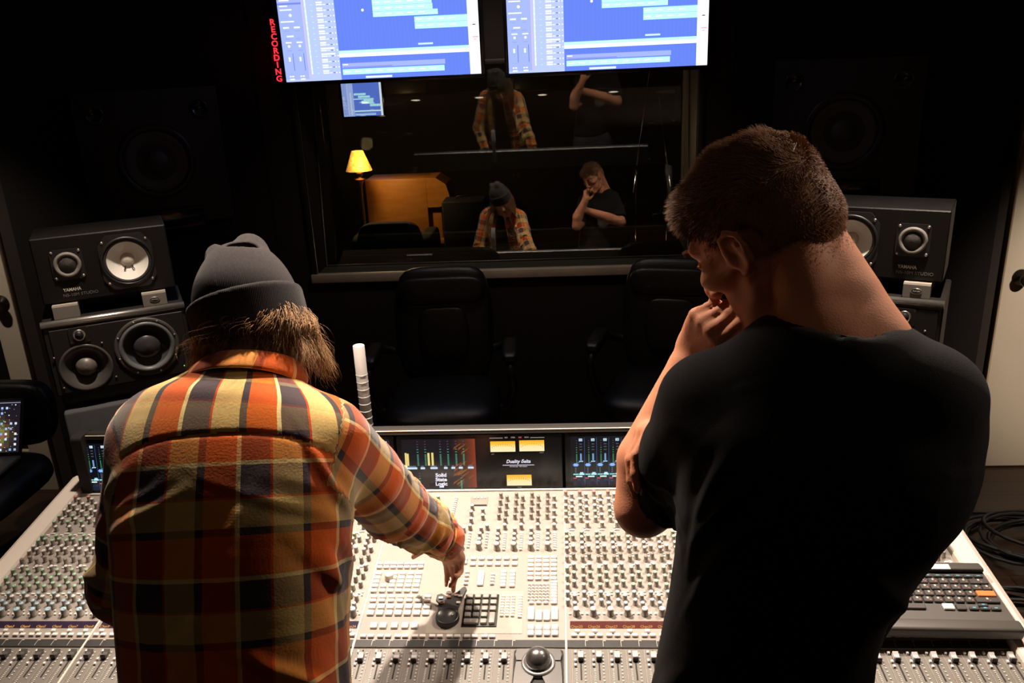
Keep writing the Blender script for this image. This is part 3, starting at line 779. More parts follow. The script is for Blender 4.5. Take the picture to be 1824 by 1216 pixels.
for s, wd, M0 in ((1, 'left', T(-1.352, 2.292, 0) @ RZ(R_(28.5))), (-1, 'right', T(0.838, 2.278, 0) @ RZ(R_(-27)))):
    side = 'behind the left end of the console' if s > 0 else 'behind the man in the black shirt'
    speaker_stand(M0 @ T(0, .03, 0), 'black felt-sided speaker stand ' + side, s)
    three_way(M0 @ T(0, 0, 1.034), s, 'charcoal three-driver monitor with silver top edge ' + side)
    bookshelf_speaker(M0 @ T(0.002, 0.042, 1.3075), s, 'black monitor with white cone lying on foam pads ' + side)
    foam_pad(M0 @ T(-s * 0.125, 0.012, 1.2665), 'plain grey foam wedge under the tweeter end of the left white cone monitor' if s > 0 else 'badged grey foam wedge under the white cone monitor right of the man in black', s < 0, 'foam pads under the monitors')
    foam_pad(M0 @ T(s * 0.118, 0.012, 1.2665), 'badged grey foam wedge under the left white cone monitor, beside the beanie' if s > 0 else 'grey foam wedge under the woofer end of the right white cone monitor', s > 0, 'foam pads under the monitors')

# silver segmented tube standing behind the meter bridge
ct = thing('segmented_tube', 'slim silver tube with bright rings standing behind the meter bridge', 'tube', T(-0.565, 2.085, 0.955))
b = MB().cyl(0.0158, 0.262, I4, 0, 28); b.obj('tube_body', mat('satin_aluminium', (0.52, 0.49, 0.46), 0.4, 0.15), ct)
for i in range(8):
    z = 0.175 - i * 0.0215
    MB().lathe([(0.0158, 0), (0.0168, 0.001), (0.0168, 0.003), (0.0158, 0.004)], T(0, 0, z), 0, 28, cap=False).obj('ring', mat('bright_ring', (0.85, 0.83, 0.8), 0.25, 0.6), ct)

# ------------------------------------------------------------------ office chairs
def cushion(w, d, h, r, M, mb, crown=0.02):
    bm = bmesh.new(); bmesh.ops.create_cube(bm, size=1.0); bmesh.ops.subdivide_edges(bm, edges=bm.edges[:], cuts=9, use_grid_fill=True)
    for v in bm.verts:
        x, y, z = v.co.x * 2, v.co.y * 2, v.co.z * 2
        n = 5.0; l = (abs(x) ** n + abs(y) ** n + abs(z) ** 3.0) ** (1 / 4.2)
        m = max(abs(x), abs(y), abs(z)); k = m / max(l, 1e-6)
        x, y, z = x * k, y * k, z * k
        v.co = (x * w / 2, y * d / 2, z * h / 2 + crown * (1 - x * x) * (1 - y * y) * (1 if z > 0 else 0))
    mb.from_bm(bm, M, 0, True)
def office_chair(M, label, grp='black leather office chairs', low=False):
    t = thing('office_chair', label, 'chair', M, grp)        # chair faces local -Y
    b = MB(); cushion(0.52, 0.52, 0.13, .05, T(0, -0.02, 0.43), b, 0.02); b.obj('seat', M_LEATHER, t)
    b = MB(); cushion(0.47, 0.11, 0.27 if low else 0.56, .05, T(0, 0.27, 0.635 if low else 0.73) @ RX(R_(-9)), b, 0.0)
    bk = b.obj('backrest', M_LEATHER, t)
    if low:
        MB().cbox((-.05, .20, .36), (.05, .23, .56), bev=.006).obj('back_support', M_BLACK, t)
    b = MB(); cushion(0.24, 0.05, 0.26, .05, T(0, 0.215, 0.70) @ RX(R_(-9)), b, 0.0)
    if not low: b.obj('back_pad', M_LEATHER, bk)
    b = MB(); cushion(0.40, 0.06, 0.13, .05, T(0, 0.245, 0.905) @ RX(R_(-9)), b, 0.0); (None if low else b.obj('head_pad', M_LEATHER, bk))
    for s in (() if low else (-1, 1)):
        pts = [(s * .25, .12, .42), (s * .31, .10, .44), (s * .325, .03, .58), (s * .315, -.10, .655), (s * .315, .05, .665), (s * .31, .19, .655), (s * .27, .25, .62)]
        MB().tube([(s * .24, -.02, .40), (s * .30, -.03, .42), (s * .325, -.06, .52), (s * .32, -.12, .62), (s * .315, -.08, .645), (s * .315, .05, .65), (s * .305, .20, .64), (s * .24, .27, .60)], 0.020, seg=10).obj('armrest_frame', M_BLACK, t)
        a = MB(); cushion(0.075, 0.27, 0.05, .02, T(s * .315, .03, .672), a, .005); a.obj('armrest_pad', M_LEATHER, t)
    MB().cyl(0.028, 0.27, T(0, 0, .10)).cyl(0.05, 0.04, T(0, 0, .335)).obj('gas_column', M_BLACK, t)
    base = MB()
    for k in range(5):
        a = 2 * PI * k / 5 + .3; base.tube([(0, 0, .115), (.30 * math.cos(a), .30 * math.sin(a), .075)], [.026, .016], seg=8)
    base.obj('star_base', M_BLACK, t)
    for k in range(5):
        a = 2 * PI * k / 5 + .3
        MB().cyl(0.030, 0.045, T(.30 * math.cos(a), .30 * math.sin(a), .031) @ RZ(a) @ RX(PI / 2) @ T(0, 0, -.0225), 0, 16).obj('caster', M_RUBBER, t)
    return t
office_chair(T(-0.575, 3.50, 0) @ RZ(R_(3)), 'black leather office chair beyond the meter bridge centre, facing the console')
office_chair(T(0.44, 3.55, 0) @ RZ(R_(-14)), 'black leather office chair beyond the meter bridge, partly behind the man in black')
office_chair(T(-2.355, 2.74, 0) @ RZ(R_(0)), 'low-backed black armless chair at the far left holding the open laptop', None, True)

# laptop on the left chair
lt = thing('laptop', 'open laptop with a starry glowing desktop, resting on the far left chair', 'laptop', T(-2.325, 2.80, 0.536) @ RZ(R_(3)))
MB().cbox((-0.17, -0.20, -0.012), (0.17, 0.0, 0.004), bev=0.004).obj('keyboard_deck', M_GRAPH, lt)
MB().cbox((-0.17, 0.0, 0.0), (0.17, 0.008, 0.225), bev=0.003).obj('lid', M_BLACK, lt, T(0, 0, 0.004) @ RX(R_(-27)))
sc = Tints(); q = srgb
for i in range(16):
    for j in range(11):
        x0, z0 = -.16 + i * .02, .012 + j * .0185
        d = math.hypot((x0 - .045), (z0 - .070)); g = math.exp(-(d / .045) ** 2)
        sc.rect(x0, z0, x0 + .02, z0 + .0185, (0.010 + .42 * g * rng.uniform(.4, 1.2), 0.008 + .28 * g * rng.uniform(.4, 1.1), 0.012 + .06 * g))
for k in range(150):
    x0, z0 = rng.uniform(-.155, .15), rng.uniform(.015, .20); s_ = rng.uniform(.0015, .004)
    c = [(.9, .9, 1), (.3, .5, 1), (.75, .75, .85), (.2, .45, .9), (1, .85, .5)][rng.integers(5)]
    if x0 > .02 or rng.random() < .35: sc.rect(x0, z0, x0 + s_ * 1.2, z0 + s_, tuple(np.array(c) * rng.uniform(.3, 1)), .0004)
for i in range(6):
    for j in range(9): 
        if rng.random() < .48: sc.rect(.045 + i * .019, .018 + j * .0205, .054 + i * .019, .027 + j * .0205, tuple(np.array([(.35, .55, 1), (.85, .9, 1), (.5, .7, 1)][rng.integers(3)]) * rng.uniform(.45, 1)), .0006)
sc.rect(-.16, .206, .16, .2085, (.25, .25, .3), .0006)
sc.obj('screen', M_SCREEN, lt, T(0, 0, 0.004) @ RX(R_(-27)) @ T(0, -0.0012, 0) @ RX(PI / 2))

# ------------------------------------------------------------------ live room behind the glass
lp = thing('floor_lamp', 'lit floor lamp with a patterned amber shade behind the window', 'lamp', T(-1.985, 8.05, 0))
def shade_mat():
    m = bpy.data.materials.new('amber_shade'); m.use_nodes = True; N = m.node_tree.nodes; L = m.node_tree.links; b = N['Principled BSDF']
    tc = N.new('ShaderNodeTexCoord'); mp = N.new('ShaderNodeMapping'); mp.inputs['Rotation'].default_value = (0, 0, .785)
    ck = N.new('ShaderNodeTexChecker'); ck.inputs['Scale'].default_value = 24
    ck.inputs['Color1'].default_value = (1.0, 0.50, 0.10, 1); ck.inputs['Color2'].default_value = (0.85, 0.36, 0.05, 1)
    L.new(tc.outputs['Object'], mp.inputs['Vector']); L.new(mp.outputs['Vector'], ck.inputs['Vector'])
    L.new(ck.outputs['Color'], b.inputs['Base Color']); L.new(ck.outputs['Color'], b.inputs['Emission Color']); b.inputs['Emission Strength'].default_value = 0.75
    return m
MB().lathe([(0.128, 0.945), (0.056, 1.135), (0.054, 1.135), (0.126, 0.945)], I4, 0, 36, cap=False).obj('lamp_shade', shade_mat(), lp)
MB().lathe([(0.0, 1.125), (0.05, 1.125)], I4, 0, 24, cap=False).lathe([(0.0, 1.0), (.02, 1.01), (.03, 1.04), (.02, 1.08), (0, 1.09)], I4, 0, 16, cap=False).obj('bulb', emat('bulb_glow', (1.0, 0.80, 0.45), 5.0), lp)
MB().lathe([(0.0, 0.0), (0.13, 0.0), (0.13, 0.02), (0.03, 0.05), (0.013, 0.08), (0.013, 0.80), (0.035, 0.845), (0.062, 0.858), (0.062, 0.866), (0.012, 0.875), (0.030, 0.905), (0.034, 0.922), (0.014, 0.945), (0.014, 0.99)], I4, 0, 24).obj('lamp_stand', M_BRASS, lp)
point('floor_lamp_bulb', (-1.985, 8.05, 1.06), 9, (1.0, 0.68, 0.34), 0.03)
point('organ_fill', (-1.83, 7.80, 1.22), 34, (1.0, 0.60, 0.25), 0.06)  # extra light beside the lamp, added to brighten the organ front
def wood_mat(name, a, b_, s=3.0):
    m = bpy.data.materials.new(name); m.use_nodes = True; N = m.node_tree.nodes; L = m.node_tree.links; b = N['Principled BSDF']
    tc = N.new('ShaderNodeTexCoord'); mp = N.new('ShaderNodeMapping'); mp.inputs['Scale'].default_value = (1, 1, 7)
    nz = N.new('ShaderNodeTexNoise'); nz.inputs['Scale'].default_value = s; nz.inputs['Detail'].default_value = 6
    rp = N.new('ShaderNodeValToRGB'); rp.color_ramp.elements[0].color = (*a, 1); rp.color_ramp.elements[1].color = (*b_, 1); rp.color_ramp.elements[0].position = .3; rp.color_ramp.elements[1].position = .7
    L.new(tc.outputs['Object'], mp.inputs['Vector']); L.new(mp.outputs['Vector'], nz.inputs['Vector']); L.new(nz.outputs['Fac'], rp.inputs['Fac']); L.new(rp.outputs['Color'], b.inputs['Base Color'])
    b.inputs['Roughness'].default_value = 0.4; return m
M_HONEY = wood_mat('honey_wood', (0.46, 0.17, 0.028), (0.58, 0.25, 0.050))
og = thing('organ', 'honey-coloured wooden organ on casters behind the window, right of the lit lamp', 'organ', T(-1.60, 8.42, 0))
MB().cbox((-0.43, 0.0, 0.17), (0.20, 0.42, 0.80), bev=0.006).obj('cabinet', M_HONEY, og)
MB().prism([(0.20, .50), (0.20, .80), (0.30, .80), (0.40, .73), (0.43, .62), (0.42, .52), (0.30, .50)][::-1], -0.42, 0.0, Matrix(((1, 0, 0, 0), (0, 0, -1, 0), (0, 1, 0, 0), (0, 0, 0, 1)))).obj('curved_side', M_HONEY, og)
MB().cbox((0.20, 0.06, 0.17), (0.33, 0.40, 0.50), bev=0.004).obj('leg_panel', M_HONEY, og)
MB().cbox((-0.45, -0.02, 0.12), (0.35, 0.44, 0.17), bev=0.006).obj('plinth', M_HONEY, og)
for x in (-.38, .28): MB().cyl(.022, .03, T(x, .03, .022) @ RX(PI / 2) @ T(0, 0, -.015)).cbox((x - .012, .018, .03), (x + .012, .042, .12)).obj('caster', M_BRASS, og)
# dark armchair in front of the organ
ac = thing('armchair', 'dark rounded armchair in front of the honey organ, behind the window', 'armchair', T(-1.55, 7.15, 0))
b = MB(); cushion(0.60, 0.16, 0.62, .05, T(0, 0.0, 0.29), b, 0); b.obj('backrest', mat('dark_upholstery', (0.006, 0.006, 0.006), .9), ac)
b = MB(); cushion(0.58, 0.52, 0.22, .05, T(0, 0.32, 0.30), b, .01); b.obj('seat', MATS['dark_upholstery'], ac)
for s in (-1, 1):
    b = MB(); cushion(0.14, 0.56, 0.36, .05, T(s * .31, 0.30, 0.28), b, 0); b.obj('armrest', MATS['dark_upholstery'], ac)
# black amplifier right of the organ
am = thing('amplifier', 'black amplifier cabinet in front of the organ end, behind the window', 'amplifier', T(-0.98, 7.9, 0))
MB().cbox((-0.20, 0, 0.03), (0.22, 0.3, 0.64), bev=0.02).obj('cabinet', mat('amp_tolex', (0.005, 0.005, 0.005), .7, bump=.3), am)
MB().tube([(-.07, .14, .64), (-.06, .14, .665), (.06, .14, .665), (.07, .14, .64)], .009).obj('handle', M_BLACK, am)
for x in (-.15, .17):
    for y in (.05, .25): MB().cyl(.02, .032, T(x, y, 0)).obj('foot', M_RUBBER, am)
# chrome microphone stands
def mic_stand(x, y, tx, tz, label):
    t = thing('microphone_stand', label, 'microphone stand', T(x, y, 0), 'chrome stands behind the window')
    MB().tube([(0, 0, .06), (0, 0, .95)], .008, seg=10).obj('upright', M_CHROME, t)
    MB().tube([(0, 0, .88), (0, 0, .96)], .014, seg=10).obj('clutch', M_BLACK, t)
    MB().tube([(-tx * .25, 0, .93 - tz * .25), (tx, 0, .93 + tz)], .006, seg=10).obj('boom', M_CHROME, t)
    MB().lathe([(0, 0), (.13, 0), (.13, .012), (.03, .03), (.012, .07), (0, .07)], I4, 0, 28, cap=False).obj('round_base', M_BLACK, t)
mic_stand(0.66, 7.6, 0.11, 0.85, 'chrome boom stand leaning right behind the window, left of the pair')
mic_stand(0.93, 7.5, -0.09, 0.62, 'chrome boom stand leaning left behind the window, right of the pair')
spot('live_room_fill', (0.8, 6.6, CEIL - .06), (0.75, 7.5, 1.0), 45, (1, .85, .62), 40, .5, .05)  # added light that brightens the chrome stands
# television in the live room, same timeline
television(T(-2.32, 9.9, 1.345), 0.47, 0.42, 'small bright television on the far wall seen through the window', 'televisions in the live room')
# ------------------------------------------------------------------ the mixing console
M_PANEL = mat('warm_grey_panel', (0.305, 0.272, 0.243), 0.6, var=0.04, scale=40)
M_FADERPANEL = mat('fader_panel_grey', (0.170, 0.153, 0.133), 0.55, var=0.05, scale=40)
M_LINE = mat('pale_divider', (0.66, 0.60, 0.52), 0.5)
M_TRIMW = mat('ivory_side_trim', (0.74, 0.66, 0.58), 0.4, var=0.03, scale=5)
M_BRIDGE = mat('meter_bridge_grey', (0.028, 0.025, 0.022), 0.6, var=0.08, spec=.25)
M_KNOB = mat('taupe_knob', (0.27, 0.240, 0.205), 0.55)
CAPS = {'w': mat('white_knob_cap', (0.78, 0.78, 0.76), 0.45), 'g': mat('green_knob_cap', (0.36, 0.62, 0.42), 0.45), 'b': mat('blue_knob_cap', (0.40, 0.60, 0.70), 0.45), 'r': mat('red_knob_cap', (0.72, 0.22, 0.18), 0.45), 'k': mat('grey_knob_cap', (0.24, 0.22, 0.2), .5)}
M_BTN = mat('white_button', (0.80, 0.78, 0.74), 0.4, var=0.03)
M_BTNK = mat('dark_button', (0.06, 0.055, 0.05), 0.4)
M_BTNR = mat('brown_button', (0.42, 0.25, 0.17), 0.4)
M_SLOT = mat('fader_slot_black', (0.008, 0.008, 0.008), 0.7)
M_SCRIB = mat('scribble_strip_black', (0.022, 0.021, 0.020), 0.6, var=0.5, scale=60)
M_PRINT = colmat('panel_print', base=True, rough=.6)
CX, CY, CZ, SL_A = -0.2347, 1.9045, 0.870, R_(6.97)
MC = T(CX, CY, CZ) @ RX(SL_A)                         # local x right, y up the slope, z off the surface
con = thing('mixing_console', 'large grey mixing console with rows of knobs, faders and a lit meter bridge', 'mixing console', MC)
HW = 1.086; WCH = 0.219; PITCH = 0.036
FRONT = 0.70
V = lambda x, v, z=0.0: T(x, -v, z)
# surface, in bays
def bay(x0, x1, nm):
    MB().cbox((x0, -0.533, -0.05), (x1, 0.0, 0.0), bev=0.002, seg=1).obj('knob_panel', M_PANEL, con)
    MB().cbox((x0, -FRONT, -0.05), (x1, -0.533, -0.0005), bev=0.002, seg=1).obj('fader_panel', M_FADERPANEL, con)
BX = [-HW + i * (HW - WCH) / 3 for i in range(4)]
BAYS = [(BX[i], BX[i + 1]) for i in range(3)] + [(-WCH, WCH)] + [(-BX[3 - i], -BX[2 - i]) for i in range(3)]
for a, b_ in BAYS: bay(a, b_, 'bay')
dv = MB()
for x in sorted(set([round(a, 4) for a, _ in BAYS][1:])):
    dv.cbox((x - .0022, -FRONT, -0.01), (x + .0022, -0.004, 0.0022), bev=.0008, seg=1)
dv.cbox((-HW, -0.006, 0), (HW, 0.0, 0.004))
dv.obj('bay_divider', M_LINE, con)
# side trims, armrest, body
for s in (-1, 1):
    tr = MB(); sec = [(0, -.07), (0, .010), (s * .004, .016), (s * .040, .020), (s * .052, .014), (s * .055, .0), (s * .055, -.40)]
    n = len(sec); ys = [0.06, -0.02, -FRONT + .02, -FRONT - .03]
    vs = [(s * HW + x, y, z) for y in ys for x, z in sec]; fs = []
    for i in range(len(ys) - 1):
        for k in range(n - 1):
            q = (i * n + k, i * n + k + 1, (i + 1) * n + k + 1, (i + 1) * n + k); fs.append(q if s > 0 else q[::-1])
    fs.append(tuple(range(n)) if s < 0 else tuple(range(n))[::-1]); fs.append(tuple((len(ys) - 1) * n + k for k in range(n)) if s > 0 else tuple((len(ys) - 1) * n + k for k in range(n))[::-1])
    tr.raw(vs, fs); tr.obj('side_trim', M_TRIMW, con)
MB().cbox((-HW, -FRONT - .045, -.055), (HW, -FRONT, -.002), bev=.014, seg=4).obj('armrest', M_LEATHER, con)
iM = MC.inverted()
bd = MB()
bd.cbox((CX - HW + .02, 1.30, .02), (CX + HW - .02, 2.08, .70)); bd.cbox((CX - HW + .1, 1.34, 0.0), (CX + HW - .1, 2.0, .02))
bd.obj('underframe', M_BLACK, con, iM)
# meter bridge (drawn in world axes: Y, Z section swept along X)
def sweep(sec, x0, x1, mats, name, label=None, bevel=False):
    M = Matrix(((0, 0, 1, 0), (1, 0, 0, 0), (0, 1, 0, 0), (0, 0, 0, 1)))
    o = MB().prism(sec, x0, x1, M).obj(name, mats, con, iM)
    return o
X0, X1 = -1.318, 0.848
hous = sweep([(1.912, .862), (1.934, 1.030), (1.952, 1.034), (1.975, 1.018), (2.05, .955), (2.10, .90), (2.10, .70), (2.0, .70)], X0 + .012, X1 - .012, mat('bridge_back_black', (.004, .004, .004), .95, spec=.04), 'bridge_housing')
sweep([(1.926, 1.0225), (1.9285, 1.0315), (1.934, 1.0365), (1.952, 1.0365), (1.960, 1.031), (1.940, 1.022)], X0, X1, M_BRIDGE, 'bridge_top_rail')
MB().tube([(X0 + .005, 1.9290, 1.0318), (X1 - .005, 1.9290, 1.0318)], .0016, seg=6).obj('bright_edge', M_LINE, con, iM)
sweep([(1.9605, 1.029), (1.966, 1.029), (1.973, 1.021), (1.967, 1.019)], X0 + .02, X1 - .02, mat('pale_lit_edge', (.55, .53, .5), .4), 'lit_rear_edge')  # pale strip added so a lit top edge shows in the window
for s, x in ((-1, X0), (1, X1)):
    e = MB(); e.prism(rrect(1.905, .862, 1.965, 1.0375, .012), x if s < 0 else x - .030, x + .030 if s < 0 else x, Matrix(((0, 0, 1, 0), (1, 0, 0, 0), (0, 1, 0, 0), (0, 0, 0, 1))))
    e.obj('bridge_end_cap', M_BRIDGE, con, iM)
# rear plates that show in the window
MB().cbox((-.425, 2.1, .83), (-.405, 2.104, .865)).cbox((-.385, 2.1, .83), (-.365, 2.104, .865)).obj('rear_socket_plate', mat('ivory_plate', (.6, .52, .36), .5), con, iM)
# screens of the bridge: local frame of the leaning face, x from the console centre, y up the face
FA = math.atan2(.022, .168)
MF = iM @ T(CX, 1.9085, .866) @ RX(PI / 2 - FA)
FH = .158
SCR = [(a + .004, b_ - .004) for a, b_ in BAYS]
M_BSCREEN = colmat('bridge_screen_glow', 1.0, .12)
q = srgb
for i, (a, b_) in enumerate(SCR):
    MB().cbox((a, 0.002, -.003), (b_, FH - .004, 0.001)).obj('screen_bezel', M_BLACKG, con, MF)
    if i == 3: continue
    t = Tints(); w0, w1 = a + .019, b_ - .012; n = 8; p = (w1 - w0) / n
    t.rect(w0 - .006, .012, w1, FH - .012, q(.045, .05, .075))
    y0, y1 = .014, FH - .016; hgt = y1 - y0
    Yf = lambda f: y0 + f * hgt
    for k in range(n):
        x = w0 + k * p; X = lambda f: x + f * p
        t.rect(X(.97), y0, X(1.0), y1, q(.22, .34, .55), .0003)
        for j in range(20):                                # level ladder
            f = .50 + j * .024
            c = q(.25, .62, .42) if j < 13 else q(.30, .25, .36)
            if j < 7 or j % 2 == 0: t.rect(X(.30), Yf(f), X(.38), Yf(f) + .0021, c, .0004)
        t.rect(X(.54), Yf(.93), X(.82), Yf(.985), q(.80, .93, 1), .0004)
        for f in (.86, .80, .74): t.rect(X(.58), Yf(f), X(.80), Yf(f) + .003, q(.28, .30, .33), .0004)
        t.rect(X(.62), Yf(.53), X(.76), Yf(.67), q(.45, .62, .82), .0004); t.rect(X(.66), Yf(.50), X(.72), Yf(.55), q(.5, .66, .86), .0005)
        t.rect(X(.52), Yf(.495), X(.86), Yf(.515), q(.70, .88, 1), .0005); t.rect(X(.28), Yf(.475), X(.55), Yf(.485), q(.45, .6, .75), .0004)
        t.rect(X(.02), Yf(.415), X(.50), Yf(.445), q(.42, .62, .95), .0004); t.rect(X(.10), Yf(.40), X(.42), Yf(.462), q(.55, .74, 1), .0005)
        for f in (.36, .32, .28): t.disc(X(.24), Yf(f), .0022, q(.30, .36, .46), .0004, 8)
        t.rect(X(.03), Yf(.215), X(.47), Yf(.245), q(.50, .82, .82), .0004); t.rect(X(.52), Yf(.215), X(.95), Yf(.25), q(.75, .95, 1), .0004); t.rect(X(.60), Yf(.25), X(.86), Yf(.275), q(.7, .93, 1), .0004)
        t.rect(X(.24), Yf(.170), X(.78), Yf(.198), q(.86, .98, .96), .0004)
        t.rect(X(.02), Yf(.138), X(.30), Yf(.158), q(.85, .30, .36), .0004)
        t.rect(X(.02), Yf(.01), X(.96), Yf(.125), q(.10, .15, .26), .0003)
        for r in range(4):
            for c in range(7): t.rect(X(.06 + c * .128), Yf(.022 + r * .026), X(.06 + c * .128) + p * .09, Yf(.022 + r * .026) + .0022, q(.05, .07, .14), .0005)
    t.obj('bridge_screen', M_BSCREEN, con, MF @ T(0, 0, .0014))
# centre: picture screen at the left, amber meters at the right
a, b_ = SCR[3]; t = Tints()
s0, s1 = a + .012, a + .212 - .012
s1 = a + .205
t.rect(s0, .006, s1, FH - .014, q(.055, .05, .075))
for k in range(14):
    f = k / 13; t.rect(s1 - .060 + k * .0043, .010, s1 - .0555 + k * .0043, FH - .014, q(.10 + .42 * f ** 1.3, .06 + .16 * f, .07 + .04 * f), .0002)
for k in range(16): 
    x, y = s1 - rng.uniform(.004, .05), rng.uniform(.015, FH - .03); t.quad([(x - .012, y - .006), (x + .006, y + .008), (x + .010, y + .013), (x - .010, y + .001)], q(.52, .22 + rng.uniform(0, .12), .10), .0003)
SX = lambda px: a + (px - 385) / 1360 * (b_ - a)          # along the bezel
SY = lambda py: FH - .004 - (py - 150) / 460 * (FH - .008)
for px, lo, hi in ((556, 185, 400), (620, 185, 400), (745, 185, 400), (808, 185, 400), (875, 185, 400), (937, 185, 400), (562, 445, 600), (908, 445, 600)):
    n = int((hi - lo) / 11)
    for k in range(n):
        py = hi - k * 11; red = k > n * .68
        if k < n * .4 or k % 2 == 0: t.rect(SX(px - 7), SY(py), SX(px + 7), SY(py - 6), q(.34, .24, .36) if red else q(.30, .62, .52), .0005)
for px, w_, top in ((455, 8, 292), (472, 8, 298), (645, 9, 294), (677, 9, 292)): t.rect(SX(px - w_), SY(400), SX(px + w_), SY(top), q(.93, .84, .50), .0006)
for x0, x1 in ((450, 545), (573, 610), (655, 715), (768, 798), (830, 862), (892, 925), (968, 1015)): t.rect(SX(x0), SY(430), SX(x1), SY(414), q(.80, .90, .98), .0006); t.rect(SX(x0 + 4), SY(412), SX(x1 - 8), SY(402), q(.40, .45, .52), .0006)
t.rect(SX(722), SY(588), SX(760), SY(574), q(.86, .93, 1), .0006)
for x0, x1 in ((485, 545), (585, 675), (718, 760), (803, 895), (930, 1022)):
    n = int((x1 - x0) / 15)
    for k in range(n): t.rect(SX(x0 + k * 15), SY(612), SX(x0 + k * 15 + 11), SY(602), q(.72, .82, .92), .0006)
# amber meters
for x0, y0, x1, y1 in ((1160, 293, 1365, 205), (1398, 291, 1602, 200), (1285, 578, 1490, 487)):
    n = 6
    for k in range(n):
        ya, yb = y0 + (y1 - y0) * k / n, y0 + (y1 - y0) * (k + 1) / n; f = k / (n - 1)
        t.rect(SX(x0), SY(ya), SX(x1), SY(yb), [(1.0, .86, .50), (1.0, .84, .45), (1, .82, .42), (1, .70, .18), (1, .55, .05), (1, .46, .02)][k], .0005)
    for k in range(11):
        an = -.62 + k * .124; cx_ = (x0 + x1) / 2; ry = 95
        px, py = cx_ + 150 * math.sin(an), y0 + 62 - 128 * math.cos(an)
        t.rect(SX(px - 1.5), SY(py + 8), SX(px + 1.5), SY(py), q(.60, .30, .05), .0008)
for x0, x1 in ((1155, 1265), (1490, 1605)): t.rect(SX(x0), SY(180), SX(x1), SY(176), q(.75, .68, .64), .0006)
t.obj('centre_screen', M_BSCREEN, con, MF @ T(0, 0, .0014))
M_LETW = emat('lit_white_lettering', q(.95, .93, .98), 1.0); M_LETR = emat('lit_red_lettering', q(.95, .35, .38), 1.0); M_LETD = emat('dim_white_lettering', q(.62, .57, .56), 1.0)
LT = lambda px, py: MF @ T(SX(px), SY(py), .0022)
lettering('Duality δelta', .0128, M_LETW, con, LT(1385, 375), shear=.25, weight=.00022, depth=.0002, sx=.95)
for s, y_ in (('Solid', 483), ('State', 520), ('Logic', 557)): lettering(s, .0135, M_LETW, con, LT(740, y_), depth=.0002, weight=.0005, sx=1.1)
MB().cbox((SX(1255), SY(407), 0), (SX(1515), SY(403), .0004)).obj('logo_line', M_LETW, con, MF @ T(0, 0, .002))
lettering('Solid State Logic   Oxford England', .0036, M_LETW, con, LT(1385, 417), depth=.0001, sx=.9)
for s, x, m in (('MIX', 1293, M_LETD), ('STEM', 1348, M_LETD), ('REC', 1407, M_LETR), ('MON', 1460, M_LETD)): lettering(s, .0046, m, con, LT(x, 175), depth=.0001, weight=.0001)
lettering('LEFT', .0036, M_LETD, con, LT(1178, 312), depth=.0001); lettering('RIGHT', .0036, M_LETD, con, LT(1580, 304), depth=.0001); lettering('PHASE', .0036, M_LETD, con, LT(1388, 592), depth=.0001)
for i, (a2, b2) in enumerate(SCR):
    if i in (3,): continue
    w0, w1 = a2 + .019, b2 - .012; p = (w1 - w0) / 8; c0 = i * 8 if i < 3 else (i - 1) * 8
    for k in range(8): lettering(str(c0 + k + 1), .0072, M_BLACK, con, MF @ T(w0 + (k + .68) * p, .014 + .957 * (FH - .030), .0026), name='channel_number', depth=.0001)

# knobs: meshes shared by copies
def knob_mesh(cap, r, h):
    return MB().lathe([(r * 1.06, 0), (r * 1.06, h * .14), (r * .94, h * .16), (r * .86, h * .86), (r * .84, h * .9)], I4, 0, 14, cap=False).lathe([(r * .87, h * .86), (r * .85, h * .97), (r * .76, h), (0, h)], I4, 1, 14, cap=False).cbox((-r * .09, r * .1, h), (r * .09, r * .8, h * 1.03), 0)
KR, KH = .0052, .0155
KINDS = {}
for c in 'wgbrk':
    KINDS[c] = (knob_mesh(c, KR, KH), [M_KNOB, CAPS[c]]); KINDS[c.upper()] = (knob_mesh(c, KR * 1.42, KH * 1.25), [M_KNOB, CAPS[c]])
knobs = []                                               # (x, v, kind, weight: how large it shows)
LEFTC = [(.028, 'r'), (.058, 'w'), (.084, 'w'), (.108, 'g'), (.132, 'g'), (.187, 'g'), (.205, 'g'), (.226, 'w'), (.244, 'w'), (.275, 'k'), (.311, 'g'), (.338, 'g'), (.365, 'g'), (.388, 'b'), (.412, 'b')]
RIGHTC = [(.038, 'w'), (.065, 'w'), (.091, 'w'), (.121, 'w'), (.152, 'w'), (.200, 'g'), (.237, 'w'), (.266, 'k'), (.299, 'w'), (.327, 'g'), (.355, 'g'), (.398, 'w'), (.421, 'b')]
small = MB(); btn_list = []
ticks = Tints(); PW = (.72, .67, .60)
faders = []
